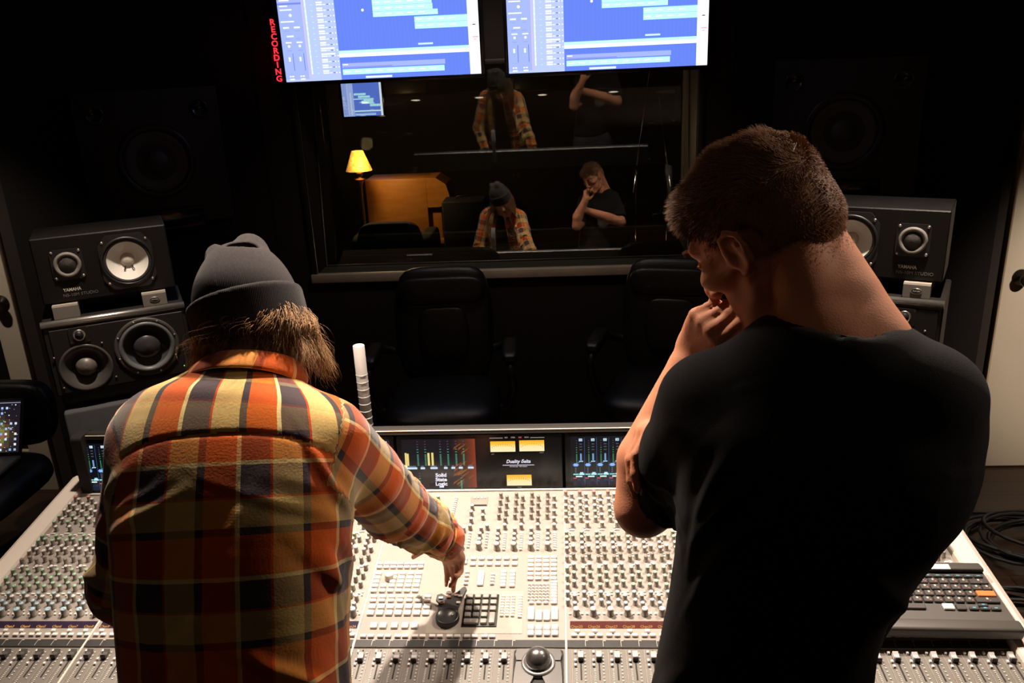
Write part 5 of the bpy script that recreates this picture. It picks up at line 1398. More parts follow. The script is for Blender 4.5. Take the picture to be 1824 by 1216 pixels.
legs(Fb, R_hips, R_knees, R_ank)
RP = build_head(Fb, Ro, RM, RH)
Fb.chain([RP(-.040, 0, -.045), RP(-.048, 0, -.085) * .5 + R_nb * .5 + A_(.0, -.004, .0), R_nb + A_(0.0, -.006, -.03)], [.047, .050, .064], .022)
Fb.cap(RP(-.055, .030, -.02), R_nb + A_(-.03, -.02, -.01), .030, .034, .02); Fb.cap(RP(-.055, -.030, -.02), R_nb + A_(.05, -.02, -.01), .030, .034, .02)
Fb.cap(RP(-.010, .048, -.035), R_nb + A_(-.045, .045, -.03), .012, .016, .016)
Fb.cap(RP(.03, 0, -.07), R_nb + A_(-.01, .04, -.03), .032, .045, .025)
Fb.cap(R_nb + A_(.02, -.01, -.03), R_SR + A_(-.04, .0, .015), .055, .045, .03); Fb.cap(R_nb + A_(-.02, .0, -.03), R_SL + A_(.04, 0, .01), .055, .045, .03)
R_EA = R_EL + A_(.032, 0, .006)
Fb.chain([R_SL, R_SL * .45 + R_EA * .55, R_SL * .1 + R_EA * .9, R_EL], [.050, .044, .042, .042], .02); Fb.chain([R_EL, R_EL * .68 + R_WL * .32 + A_(-.018, -.004, 0), R_WL * .9 + R_EL * .1, R_WL], [.043, .047, .031, .027], .012)
Fb.chain([R_SR, (R_SR + R_ER) / 2, R_ER], [.054, .050, .042], .02); Fb.chain([R_ER, R_ER * .65 + R_WR * .35, R_WR], [.042, .046, .029], .012)
chin = RP(.085, .02, -.10)
hd = unit(RP(.092, .052, -.055) - R_WL)
build_hand(Fb, R_WL, hd, RM @ A_(-.8, -.55, .1), RM @ A_(-.1, .9, -.45), [(42, 62, 40), (55, 75, 45), (62, 80, 45), (66, 80, 45)], [(.75, .62, .15), (.75, .1, .65), (.6, -.2, .8)], .98)
build_hand(Fb, R_WR, A_(-.95, -.28, .0), A_(-.10, -.45, -.88), A_(.2, -.85, .45), [(48, 30, 14), (54, 30, 14), (58, 30, 14), (60, 30, 14)], [(.75, .65, .1), (.85, .35, .4), (.8, .2, .5)], 1.02, .6)
V, Q = Fb.surface(); V = relax(V, Q, 1, .4)
man_r = link('person', np_mesh('person', V, Q, [M_SKIN]))
tag(man_r, 'person in a black t-shirt with short brown hair, hand raised to chin', 'person')
bodyR = (V, Q)
# t-shirt
Fs = Field((-.03, .76, .84), (.72, 1.30, 1.66), .0055)
Fs.loft([(c, a + .006, b + .006, p) for c, a, b, p in rsec[1:-1]] + [(rsec[-1][0] + A_(0, 0, .012), .088, .080, 2)], R_lat, .03)
rsh = [(R_SL, R_EL + A_(.032, 0, .006), .058, .053, .93), (R_SR, R_ER, .060, .066, .86)]
Fs.cap(R_nb + A_(.03, -.012, -.045), R_SR + A_(-.03, 0, .020), .060, .050, .04); Fs.cap(R_nb + A_(-.03, 0, -.045), R_SL + A_(.03, 0, .016), .060, .050, .04)
for S_, E_, r0, r1, fe in rsh:                               # sleeves with open ends, made apart and then joined on
    Fv = Field((-.03, .76, .84), (.72, 1.30, 1.66), .0055); Fv.d[:] = .08
    Fv.chain([S_, S_ * .5 + E_ * .5, S_ * .05 + E_ * .95], [r0, (r0 + r1) / 2 + .001, r1], .001, kj=.02)
    d_ = unit(E_ - S_); e_ = S_ + (E_ - S_) * fe; Fv.half(e_, d_, e_ - .11, e_ + .11); Fv.cap(e_ - d_ * .01, e_ + d_ * .05, r1 - .011, r1 - .008, .003, op='-')
    k_ = .035; h_ = np.clip(.5 + .5 * (Fs.d - Fv.d) / k_, 0, 1); Fs.d = Fv.d * h_ + Fs.d * (1 - h_) - k_ * h_ * (1 - h_)
# neck opening
nd = unit(RP(-.045, 0, -.06) - R_nb); nc = R_nb + A_(.012, -.018, .010)
Fs.cap(R_nb + nd * -.02 + A_(0, 0.004, 0), R_nb + nd * .10, .0645, .074, .006, op='-')
Fs.half(A_(.28, .98, .90), (0, 0, -1), (-.03, .76, .84), (.72, 1.3, .94))
V, Q = Fs.surface()
fR = [((.17, .93, 1.02), (.5, 0, 1), 5, .06, .012, .07, .006), ((.28, .88, 1.55), (1, 0, -.1), 3, .03, .008, .07, .0025), ((.44, .90, 1.30), (-.7, 0, 1), 6, .07, .013, .09, .006), ((.20, .94, 1.38), (.6, 0, 1), 6, .05, .010, .07, .006), ((.51, 1.0, 1.39), (.3, .2, .2), 6, .05, .010, .05, .007), ((.14, 1.06, 1.36), (.2, .5, .3), 5, .04, .009, .05, .005), ((.29, .87, 1.18), (.2, 0, 1), 6, .10, .018, .14, .004)]
V = cloth_detail(V, Q, fR, .0015, 21)
M_TEE = mat('black_cotton', (0.0095, 0.0085, 0.0088), .85, bump=.3, bscale=900, sheen=.015, spec=.12)
tee = link('t_shirt', np_mesh('t_shirt', V, Q, [M_TEE]), man_r)
# neckband and sleeve hems as raised bands, chest print
def ring_pts(c, ax, r, n=56, e=None, fl=1.0):
    ax = unit(ax); u_ = unit(np.cross(ax, A_(0, 1, .2) if e is None else e)); v_ = np.cross(ax, u_)
    return [c + (u_ * math.cos(2 * PI * k / n) + v_ * math.sin(2 * PI * k / n) * fl) * r for k in range(n)]
Fp = Field((.06, 1.02, 1.15), (.50, 1.2, 1.52), .006)
# chest print: pale shapes on the front, seen only in the mirror of the window
def front_y(x, z):
    ys = [v[1] for v in V[(np.abs(V[:, 0] - x) < .012) & (np.abs(V[:, 2] - z) < .012)]]
    return max(ys) if len(ys) else 1.1
pr = MB(); nx, nz = 9, 10; gx = [.285 + .11 * i / (nx - 1) for i in range(nx)]; gz = [1.24 + .13 * j / (nz - 1) for j in range(nz)]
vs_ = [(x, front_y(x, z) + .004, z) for z in gz for x in gx]; fs_ = [(j * nx + i, j * nx + i + 1, (j + 1) * nx + i + 1, (j + 1) * nx + i) for j in range(nz - 1) for i in range(nx - 1) if (i - 4) ** 2 / 14 + (j - 4.2) ** 2 / 18 < 1]
pr.raw(vs_, [f[::-1] for f in fs_], smooth=True).obj('chest_print', mat('faded_white_print', (.5, .48, .48), .8), tee)
# jeans, shoes
def trousers(parent, hips, knees, ank, top_c, top_w, top_d, lat, m, lo, hi):
    Ft = Field(lo, hi, .007); legs(Ft, hips, knees, [a + A_(0, 0, .02) for a in ank], .010)
    Ft.loft([(top_c + A_(0, 0, -.16), top_w - .01, top_d, 2.3), (top_c + A_(0, 0, -.07), top_w, top_d, 2.4), (top_c, top_w - .012, top_d - .006, 2.4)], lat, .04)
    for a in ank: Ft.half(a + A_(0, 0, -.02), (0, 0, -1), a - .1, a + .1)
    Vt, Qt = Ft.surface(); Vt = cloth_detail(Vt, Qt, [((k[0], k[1], k[2]), (1, 0, .2), 5, .05, .010, .06, .005) for k in knees], .002, 31)
    return link('jeans', np_mesh('jeans', Vt, Qt, [m]), parent)
M_JEAN = mat('dark_denim', (0.016, 0.018, 0.026), .85, bump=.4, bscale=900); M_SHOE = mat('dark_shoe', (.02, .018, .016), .6)
trousers(man_r, R_hips, R_knees, R_ank, A_(.280, .985, 1.0), .168, .106, R_lat, M_JEAN, (.02, .78, .03), (.60, 1.2, 1.03))
person_shoes(man_r, R_ank, 0.05, M_SHOE)
# short hair: cap plus strands
Fh = Field(Ro - .20, Ro + .22, .0045)
E = lambda c, r, k=.012, op='+': Fh.ell(RP(*c), A_(*r) * RH, RM, k, op)
E((-.014, 0, .048), (.0985, .0785, .0905)); E((.040, 0, .078), (.050, .058, .036), .02); E((-.045, 0, .005), (.070, .068, .062), .015)
E((.095, 0, .005), (.060, .12, .060), .010, '-'); E((.030, .085, -.075), (.085, .06, .075), .012, '-'); E((.030, -.085, -.075), (.085, .06, .075), .012, '-'); E((-.02, .09, -.005), (.034, .034, .036), .008, '-'); E((-.02, -.09, -.005), (.034, .034, .036), .008, '-')
E((.075, .085, .000), (.030, .04, .034), .008, '-'); E((.075, -.085, .000), (.030, .04, .034), .008, '-')
E((-.03, 0, -.122), (.16, .12, .070), .016, '-')
V, Q = Fh.surface(); V = relax(V, Q, 2); N = normals(V, Q); V = V + N * (.0005 * wnoise(V, 5, 120, 2))[:, None]
sd = .5 + .5 * wnoise(V, 9, 90, 2)
hair_r = link('hair', np_mesh('hair', V, Q, [M_HAIR_R], {'shade': ('FLOAT', np.clip(sd * .7, 0, 1))}), man_r)
def sample(V, Q, N, n, seed):
    g = np.random.default_rng(seed)
    a = np.linalg.norm(np.cross(V[Q[:, 2]] - V[Q[:, 0]], V[Q[:, 3]] - V[Q[:, 1]]), axis=1); f = g.choice(len(Q), n, p=a / a.sum())
    u_, v_ = g.random(n)[:, None], g.random(n)[:, None]; q = V[Q[f]]; nn = N[Q[f, 0]]
    return q[:, 0] * (1 - u_) * (1 - v_) + q[:, 1] * u_ * (1 - v_) + q[:, 2] * u_ * v_ + q[:, 3] * (1 - u_) * v_, nn
pts, nn = sample(V, Q, N, 24000, 4)
loc = ((pts - Ro) @ RM) / RH
keep = (nn @ RM)[:, 2] > -.75
pts, nn, loc = pts[keep], nn[keep], loc[keep]
topness = np.clip((loc[:, 2] - .035) / .06, 0, 1); front = np.clip((loc[:, 0] - .02) / .06, 0, 1)
ln = .0055 + .008 * topness + .009 * topness * front
g = np.random.default_rng(8); ln = ln * g.uniform(.6, 1.25, len(ln))
clump = np.stack([wnoise(pts, 40 + i, 70, 2) for i in range(3)], 1)
flow = (topness * (.75 + .5 * front))[:, None] * RM[:, 0] + (-(1 - topness) * .9)[:, None] * RM[:, 2]
def rdir(P, f, ids): return nn * (.85 - .55 * f) + flow * (.55 + .75 * f) + clump * .55 + RM[:, 2] * (.15 * topness[:, None])
strands('hair_strands', pts - nn * .001, rdir, ln, .00050, M_HAIR_R, hair_r, 3, 3)
bV, bQ = bodyR; bN = normals(bV, bQ); hq = np.where(np.linalg.norm(bV[bQ[:, 0]] - Ro, axis=1) < .15)[0]
pts, nn = sample(bV, bQ[hq], bN, 26000, 6); loc = ((pts - Ro) @ RM) / RH
kp_ = (loc[:, 0] < .012 + .04 * (loc[:, 2] > .0)) & (loc[:, 2] > -.062 - .25 * loc[:, 0] * 0) & (loc[:, 2] < .03) & (np.random.default_rng(1).random(len(pts)) < np.clip((loc[:, 2] + .066) / .035, 0, 1)) & ~((np.abs(loc[:, 1]) > .066) & (loc[:, 0] > -.034))
pts, nn = pts[kp_], nn[kp_]
strands('nape_hair', pts, lambda P, f, ids: nn * .6 - RM[:, 2] * .9 + np.random.default_rng(4).normal(size=nn.shape) * .25, np.random.default_rng(2).uniform(.002, .005, len(pts)), .00020, M_HAIR_R, hair_r, 2, 3)
# stubble shadow is left to the skin; eyebrows
for q_ in (1, -1):
    g = np.random.default_rng(12 + q_); n = 160; x = g.random(n)
    rt = np.stack([RP(.1005 - .016 * t * t - .001, q_ * (.012 + .036 * t), .034 + .006 * t - .005 * t * t + g.normal() * .0018) for t in x])
    strands('eyebrow', rt, lambda P, f, ids: np.tile(RM @ A_(.25, q_ * .8, .35), (n, 1)) + RM[:, 0] * .3, np.full(n, .008), .0005, M_HAIR_R, man_r, 2, 3)

# ---------------- man in the plaid shirt (left)
LH = 1.0
Lo = A_(-.545, 1.350, 1.488); LM = head_frame(8, 36, -20)
L_nb = A_(-.548, 1.272, 1.448); L_SL = A_(-.700, 1.205, 1.362); L_SR = A_(-.402, 1.232, 1.350)
L_ER = A_(-.344, 1.389, 1.128); L_WR = A_(-.268, 1.502, .980); L_EL = A_(-.778, 1.165, 1.095); L_WL = A_(-.715, 1.245, .905)
L_lat = unit(L_SR - L_SL)
lsec = [(A_(-.540, 1.020, .84), .160, .105, 2.4), (A_(-.540, 1.035, .96), .168, .110, 2.4), (A_(-.540, 1.065, 1.08), .168, .112, 2.4), (A_(-.543, 1.115, 1.20), .174, .116, 2.4), (A_(-.548, 1.170, 1.30), .184, .112, 2.4), (A_(-.553, 1.222, 1.385), .175, .096, 2.3), (A_(-.551, 1.252, 1.425), .125, .076, 2.2), (A_(-.549, 1.268, 1.450), .070, .062, 2)]
L_hips = [A_(-.635, 1.03, .88), A_(-.455, 1.03, .88)]; L_knees = [A_(-.64, 1.05, .49), A_(-.43, 1.02, .49)]; L_ank = [A_(-.65, .98, .085), A_(-.40, .93, .085)]
Fb = Field((-.96, .76, 0), (-.16, 1.66, 1.70), .0045)
Fb.loft([(c, a - .014, b - .014, p) for c, a, b, p in lsec], L_lat, .03); legs(Fb, L_hips, L_knees, L_ank)
LP = build_head(Fb, Lo, LM, LH)
Fb.chain([LP(-.036, 0, -.045), L_nb + A_(0, -.01, -.03)], [.056, .064], .022); Fb.cap(LP(.03, 0, -.07), L_nb + A_(0, .03, -.03), .030, .044, .025)
Fb.chain([L_SL, L_EL], [.046, .038], .02); Fb.chain([L_EL, L_EL * .65 + L_WL * .35, L_WL], [.038, .042, .027], .012)
Fb.chain([L_SR, L_ER], [.046, .038], .02); Fb.chain([L_ER, L_ER * .65 + L_WR * .35, L_WR], [.038, .041, .026], .012)
tip = A_(-.245, 1.553, .848)
dR = unit(tip + A_(0, 0, .0) - L_WR)
build_hand(Fb, L_WR, unit(A_(.16, .36, -.92)), A_(-.25, -.92, -.30), A_(-.97, .2, -.1), [(10, 20, 14), (14, 20, 14), (40, 55, 35), (50, 60, 40)], [(.30, .88, .2), (.55, .75, .1), (.65, .65, .1)], .80, .5)
build_hand(Fb, L_WL, A_(.15, .88, -.40), A_(0, -.4, -.9), A_(1, 0, 0), [(4, 8, 6)] * 4, [(.7, .7, .1), (.85, .5, .1), (.9, .4, .1)], .9, .6)
V, Q = Fb.surface(); V = relax(V, Q, 1, .4)
man_l = link('person', np_mesh('person', V, Q, [M_SKIN2]))
tag(man_l, 'person in a grey beanie and orange plaid shirt leaning over, reaching to the jog wheel', 'person')
# plaid shirt
SLEEVE = [(L_SR, L_ER, L_WR, [.068, .067, .064, .054, .043]), (L_SL, L_EL, L_WL, [.062, .055, .050, .046, .040])]
Fs = Field((-.95, .82, .80), (-.17, 1.60, 1.54), .0052)
Fs.loft([(c, a + .010, b + .010, p) for c, a, b, p in lsec[:-1]] + [(lsec[-1][0] + A_(0, 0, .006), .075, .066, 2)], L_lat, .03)
for S_, E_, W_, r in SLEEVE: Fs.chain([S_, (S_ + E_) / 2, E_, (E_ + W_) / 2, W_ * .95 + E_ * .05], r, .035, kj=.012)
Fs.cap(L_nb + A_(.03, -.02, -.035), L_SR + A_(-.03, 0, .012), .056, .050, .035); Fs.cap(L_nb + A_(-.03, -.02, -.035), L_SL + A_(.03, 0, .012), .056, .050, .035)
for S_, E_, W_, r in SLEEVE:
    d_ = unit(W_ - E_); e_ = W_ + d_ * .004; Fs.half(e_, d_, e_ - .07, e_ + .07); Fs.cap(e_ - d_ * .02, e_ + d_ * .03, .036, .039, .003, op='-')
Fs.half(A_(-.55, 1.0, .86), (0, 0, -1), (-.95, .82, .80), (-.17, 1.6, .90))
V, Q = Fs.surface(); V = relax(V, Q, 1)
P0 = V.copy()
# cloth coordinates: along the limb / down the back, and round it
spine = np.array([c for c, *_ in lsec]); halfw = np.array([a for _, a, *_ in lsec]); halfd = np.array([b for _, _, b, _ in lsec])
arc = np.concatenate([[0], np.cumsum(np.linalg.norm(np.diff(spine, axis=0), axis=1))])
bd_ = np.full(len(V), 9.); vv = np.zeros(len(V)); wv = np.zeros((len(V), 3)); axv = np.zeros((len(V), 3))
for i in range(len(spine) - 1):
    t, dd, w_ = seg_t(V, spine[i], spine[i + 1]); m = dd < bd_; bd_[m] = dd[m]; vv[m] = (arc[i] + np.clip(t, -.5 if i == 0 else 0, 1.6 if i == len(spine) - 2 else 1) * (arc[i + 1] - arc[i]))[m]; wv[m] = w_[m]; axv[m] = unit(spine[i + 1] - spine[i])
latc = wv @ L_lat; fro = np.cross(axv, np.tile(L_lat, (len(V), 1))); dep = (wv * fro).sum(1)          # dep>0 towards the chest or back
sgn = np.sign((fro * A_(0, 1, 0)).sum(1)); back = -dep * sgn
th = np.arctan2(latc / .19, np.maximum(back, -1) / .115)
uu = np.where(back > -.02, .5 * (latc + .185 * th), .185 * th)
reg = np.zeros(len(V))
seamv = arc[5] - .030
ub, vb = uu + .106, vv - (seamv - .050)                                # body panel phases
yoke = vv > seamv - .06 * (np.abs(latc) / .2) ** 3
reg = np.where(yoke, 2.0, 0.0); ub = np.where(yoke & (back > -.03), uu + .048, ub); vb = np.where(yoke, vv - seamv + .062, vb)
for S_, E_, W_, r in SLEEVE:
    t1, d1, w1 = seg_t(V, S_, E_); t2, d2, w2 = seg_t(V, E_, W_); L1, L2 = np.linalg.norm(E_ - S_), np.linalg.norm(W_ - E_)
    o_ = unit(np.array(S_) - spine[4]); arm = ((V - S_) @ unit(unit(E_ - S_) + .9 * unit(A_(np.sign(S_[0] + .55), 0, 0))) > -.012) & (np.minimum(d1, d2) < .12) & (np.abs(V[:, 0] + .55) > .135)
    al_ = np.where(d1 < d2, np.clip(t1, -.3, 1) * L1, L1 + t2 * L2); ww_ = np.where((d1 < d2)[:, None], w1, w2)
    a_ = np.where((d1 < d2)[:, None], unit(E_ - S_), unit(W_ - E_)); e1 = np.cross(a_, A_(0, 0, 1.0)); e1 /= np.linalg.norm(e1, axis=1)[:, None]; e2 = np.cross(a_, e1)
    an = np.arctan2((ww_ * e1).sum(1), (ww_ * e2).sum(1))
    ub = np.where(arm, an * .062 + .03, ub); vb = np.where(arm, -al_ + .02, vb); reg = np.where(arm, 1, reg)
fL = [((-.39, 1.10, 1.20), (-.7, -.1, 1), 8, .05, .011, .07, .007), ((-.40, 1.00, 1.04), (-.8, 0, .8), 8, .07, .013, .09, .008), ((-.42, 1.13, 1.30), (-.45, -.3, 1), 6, .04, .010, .06, .006), ((-.68, 1.10, 1.30), (.7, -.2, .9), 6, .045, .010, .06, .006), ((-.55, 1.00, 1.22), (.45, -.2, 1), 6, .09, .016, .11, .004), ((-.50, .96, 1.0), (.4, 0, 1), 6, .10, .014, .10, .005),
      ((-.37, 1.32, 1.24), np.cross(L_ER - L_SR, (0, 0, 1)) + A_(.2, .2, .5), 8, .05, .010, .05, .008), (tuple((L_ER + L_WR) / 2), np.cross(L_WR - L_ER, (0, 1, 0)) + A_(0, .1, .2), 11, .06, .010, .05, .008), (tuple(L_ER), np.cross(L_WR - L_ER, (0, 1, 0)), 7, .04, .009, .05, .007), (tuple(L_WR * .9 + L_ER * .1), np.cross(L_WR - L_ER, (0, 1, 0)), 6, .02, .007, .04, .006), (tuple(L_EL), (1, 0, .3), 7, .06, .010, .05, .006)]
V = cloth_detail(V, Q, fL, .0020, 51, 1)
# seam step along the yoke and the armholes
N = normals(V, Q)
near_y = np.exp(-((vv - (seamv - .06 * (np.abs(latc) / .2) ** 3)) / .0035) ** 2) * (back > -.02) * (reg != 1)
V = V - N * (near_y * .0022)[:, None] + N * ((reg == 2) * .0012)[:, None]
def plaid_mat():
    m = bpy.data.materials.new('plaid_flannel'); m.use_nodes = True; N = m.node_tree.nodes; L = m.node_tree.links; b = N['Principled BSDF']
    at = N.new('ShaderNodeAttribute'); at.attribute_name = 'cloth'
    sp = N.new('ShaderNodeSeparateXYZ'); L.new(at.outputs['Vector'], sp.inputs[0])
    def seq(sock, flip):
        d = N.new('ShaderNodeMath'); d.operation = 'DIVIDE'; d.inputs[1].default_value = .149 * (-1 if flip else 1); L.new(sock, d.inputs[0])
        f = N.new('ShaderNodeMath'); f.operation = 'FRACT'; L.new(d.outputs[0], f.inputs[0])
        r = N.new('ShaderNodeValToRGB'); r.color_ramp.interpolation = 'CONSTANT'
        cols = [(0, (.040, .026, .032)), (.275, (.50, .06, .022)), (.300, (.58, .42, .19)), (.580, (.030, .022, .027)), (.655, (.60, .11, .022)), (.955, (.78, .64, .34))]
        el = r.color_ramp.elements
        el[0].position, el[0].color = cols[0][0], (*cols[0][1], 1); el[1].position, el[1].color = cols[1][0], (*cols[1][1], 1)
        for p, c in cols[2:]: e = el.new(p); e.color = (*c, 1)
        L.new(f.outputs[0], r.inputs['Fac']); return r.outputs['Color']
    cu, cv = seq(sp.outputs[0], False), seq(sp.outputs[1], True)
    mx = N.new('ShaderNodeMix'); mx.data_type = 'RGBA'; mx.inputs[0].default_value = .5
    # twill: diagonal fine ribs decide which thread lies on top
    ad = N.new('ShaderNodeMath'); ad.operation = 'ADD'; L.new(sp.outputs[0], ad.inputs[0]); L.new(sp.outputs[1], ad.inputs[1])
    ml = N.new('ShaderNodeMath'); ml.operation = 'MULTIPLY'; ml.inputs[1].default_value = 3200; L.new(ad.outputs[0], ml.inputs[0])
    sn = N.new('ShaderNodeMath'); sn.operation = 'SINE'; L.new(ml.outputs[0], sn.inputs[0])
    mr = N.new('ShaderNodeMapRange'); mr.inputs['From Min'].default_value = -1; mr.inputs['To Min'].default_value = .38; mr.inputs['To Max'].default_value = .62; L.new(sn.outputs[0], mr.inputs['Value']); yk = N.new('ShaderNodeMath'); yk.operation = 'GREATER_THAN'; yk.inputs[1].default_value = 1.5; L.new(sp.outputs[2], yk.inputs[0])
    ys = N.new('ShaderNodeMath'); ys.operation = 'MULTIPLY_ADD'; ys.inputs[1].default_value = -.36; L.new(yk.outputs[0], ys.inputs[0]); L.new(mr.outputs[0], ys.inputs[2]); L.new(ys.outputs[0], mx.inputs[0])
    L.new(cu, mx.inputs[6]); L.new(cv, mx.inputs[7])
    nz = N.new('ShaderNodeTexNoise'); nz.inputs['Scale'].default_value = 260; nz.inputs['Detail'].default_value = 4; L.new(at.outputs['Vector'], nz.inputs['Vector'])
    m2 = N.new('ShaderNodeMix'); m2.data_type = 'RGBA'; m2.blend_type = 'MULTIPLY'; m2.inputs[0].default_value = .35; L.new(mx.outputs[2], m2.inputs[6]); L.new(nz.outputs['Color'], m2.inputs[7])
    gm = N.new('ShaderNodeHueSaturation'); gm.inputs['Saturation'].default_value = 1.14; gm.inputs['Value'].default_value = 1.15; L.new(m2.outputs[2], gm.inputs['Color'])
    L.new(gm.outputs[0], b.inputs['Base Color']); b.inputs['Roughness'].default_value = .9; b.inputs['Sheen Weight'].default_value = .25; b.inputs['Specular IOR Level'].default_value = .15
    bp = N.new('ShaderNodeBump'); bp.inputs['Strength'].default_value = .35; bp.inputs['Distance'].default_value = .0012; L.new(nz.outputs['Fac'], bp.inputs['Height']); L.new(bp.outputs[0], b.inputs['Normal'])
    return m
M_PLAID = plaid_mat()
open_f = (back[Q].mean(1) < -.045) & (np.abs(latc[Q].mean(1) + .004) < .050 + .03 * np.clip((1.2 - V[Q][:, :, 2].mean(1)) / .3, -1, 1)) & (reg[Q].max(1) != 1)
shirt = link('plaid_shirt', np_mesh('plaid_shirt', V, Q[~open_f], [M_PLAID], {'cloth': ('FLOAT_VECTOR', np.stack([ub, vb, reg], 1))}), man_l)
us = np.unique(Q[open_f]); rm_ = np.full(len(V), -1); rm_[us] = np.arange(len(us))
link('undershirt', np_mesh('undershirt', (V - N * .004)[us], rm_[Q[open_f]], [M_TEE]), man_l)
# collar: a folded band round the back of the neck
cp = []; cN = 40; rows_ = [(.064, .010, .020), (.066, .030, .034), (.068, .040, .040), (.075, .040, .040), (.083, .024, .027), (.091, -.002, .006), (.088, -.005, .002)]
cax = unit(LP(-.036, 0, -.045) - L_nb); cl_ = L_lat; cb = np.cross(cl_, cax); cb = cb if cb[1] < 0 else -cb      # cb towards the back
cvs = []; cat = []
for k in range(cN + 1):
    a = -2.45 + 4.9 * k / cN
    for j, (r_, h_, hb) in enumerate(rows_):
        bk_ = math.cos(a) * .5 + .5; flare = (1 - bk_) * (.018 if j > 3 else .004)
        p = L_nb + A_(0, -.004, -.012) + (cl_ * math.sin(a) * (r_ + .004) + cb * math.cos(a) * (r_ + .002)) * 1.02 + cax * (h_ + (hb - h_) * bk_ - (.012 * (1 - bk_) if j > 3 else 0)) + cl_ * math.sin(a) * flare
        cvs.append(p); cat.append((a * .075 + .048 + .01, .075 - j * .012, 0))
cq = np.array([(k * len(rows_) + j, k * len(rows_) + j + 1, (k + 1) * len(rows_) + j + 1, (k + 1) * len(rows_) + j) for k in range(cN) for j in range(len(rows_) - 1)])
cme = np_mesh('collar', np.array(cvs), cq, [M_PLAID], {'cloth': ('FLOAT_VECTOR', np.array(cat))})
co_ = link('collar', cme, shirt); sm_ = co_.modifiers.new('thick', 'SOLIDIFY'); sm_.thickness = .0022; ss_ = co_.modifiers.new('soft', 'SUBSURF'); ss_.levels = 1; ss_.render_levels = 2
# cuff placket on the reaching sleeve
dW = unit(L_WR - L_ER); cuffc = L_WR - dW * .012
tb_ = []; ta_ = []
rp_ = [(-.030, .0475), (-.030, .0490), (.0, .0490), (.024, .0465), (.026, .0455), (.024, .0440)]; e1 = unit(np.cross(dW, A_(0, 0, 1))); e2 = np.cross(dW, e1)
for k in range(37):
    a = 2 * PI * k / 36
    for j, (h_, r_) in enumerate(rp_): 
        wob = .0015 * math.sin(a * 3 + j) ; tb_.append(cuffc + dW * (h_ + .003 * math.sin(a * 2)) + (e1 * math.cos(a) + e2 * math.sin(a)) * (r_ - .004 + wob)); ta_.append((a * .046, .02 + h_, 0))
cq = np.array([(k * 6 + j, k * 6 + j + 1, (k + 1) * 6 + j + 1, (k + 1) * 6 + j) for k in range(36) for j in range(5)])
cf_ = link('cuff', np_mesh('cuff', np.array(tb_), cq, [M_PLAID], {'cloth': ('FLOAT_VECTOR', np.array(ta_))}), shirt)
# undershirt panel at the open front (seen mirrored in the window)
trousers(man_l, L_hips, L_knees, L_ank, A_(-.548, 1.035, .975), .172, .108, L_lat, M_JEAN, (-.80, .80, .03), (-.28, 1.2, 1.0))
person_shoes(man_l, L_ank, 0.1, M_SHOE)
# beanie
Fh = Field(Lo - .24, Lo + .28, .0045)
E = lambda c, r, k=.012, op='+': Fh.ell(LP(*c), A_(*r) * LH, LM, k, op)
E((-.016, 0, .062), (.106, .088, .092)); E((-.012, 0, .118), (.072, .062, .062), .035); E((-.024, .034, .160), (.032, .022, .030), .014); E((.000, -.016, .168), (.040, .032, .036), .014)
E((-.052, -.022, .150), (.026, .030, .012), .008, '-'); E((-.03, .012, .196), (.05, .012, .016), .010, '-')
V, Q = Fh.surface(); V = relax(V, Q, 2); N = normals(V, Q); V = V + N * (.0016 * wnoise(V, 61, 22, 3))[:, None]
def knit_mat():
    m = bpy.data.materials.new('charcoal_knit'); m.use_nodes = True; N = m.node_tree.nodes; L = m.node_tree.links; b = N['Principled BSDF']
    at = N.new('ShaderNodeAttribute'); at.attribute_name = 'rib'
    sn = N.new('ShaderNodeMath'); sn.operation = 'SINE'; ml = N.new('ShaderNodeMath'); ml.operation = 'MULTIPLY'; ml.inputs[1].default_value = 240; L.new(at.outputs['Fac'], ml.inputs[0]); L.new(ml.outputs[0], sn.inputs[0])
    bp = N.new('ShaderNodeBump'); bp.inputs['Strength'].default_value = .28; bp.inputs['Distance'].default_value = .0010; L.new(sn.outputs[0], bp.inputs['Height']); L.new(bp.outputs[0], b.inputs['Normal'])
    nz = N.new('ShaderNodeTexNoise'); nz.inputs['Scale'].default_value = 220; rp = N.new('ShaderNodeValToRGB'); rp.color_ramp.elements[0].color = (.017, .015, .0155, 1); rp.color_ramp.elements[1].color = (.036, .032, .032, 1)
    tc = N.new('ShaderNodeTexCoord'); L.new(tc.outputs['Object'], nz.inputs['Vector']); L.new(nz.outputs['Fac'], rp.inputs['Fac']); L.new(rp.outputs['Color'], b.inputs['Base Color'])
    b.inputs['Roughness'].default_value = .95; b.inputs['Sheen Weight'].default_value = .04; b.inputs['Specular IOR Level'].default_value = .05
    return m
M_KNIT = knit_mat()
def rib(V): q_ = (V - Lo) @ LM; return np.arctan2(q_[:, 1], q_[:, 0] + .016)
bean = link('beanie', np_mesh('beanie', V, Q, [M_KNIT], {'rib': ('FLOAT', rib(V))}), man_l)
Fh = Field(Lo - .20, Lo + .22, .0042)
RY_ = np.array(Matrix.Rotation(R_(-14), 3, 'Y')); CF_M = LM @ RY_
cc_ = LP(-.014, 0, .032)
def cuff_fn(P):
    q_ = (P - cc_) @ CF_M; x, y, z = q_[..., 0], q_[..., 1], q_[..., 2]
    a_, b_ = .114 + .03 * z, .097 + .03 * z; l_ = np.sqrt((x / a_) ** 2 + (y / b_) ** 2); dr = (l_ - 1) * .105 + .006; dz = np.abs(z) - .040 + .006
    return np.sqrt(np.maximum(dr, 0) ** 2 + np.maximum(dz, 0) ** 2) + np.minimum(np.maximum(dr, dz), 0) - .006
Fh.put(cuff_fn, cc_ - .15, cc_ + .15, .004)
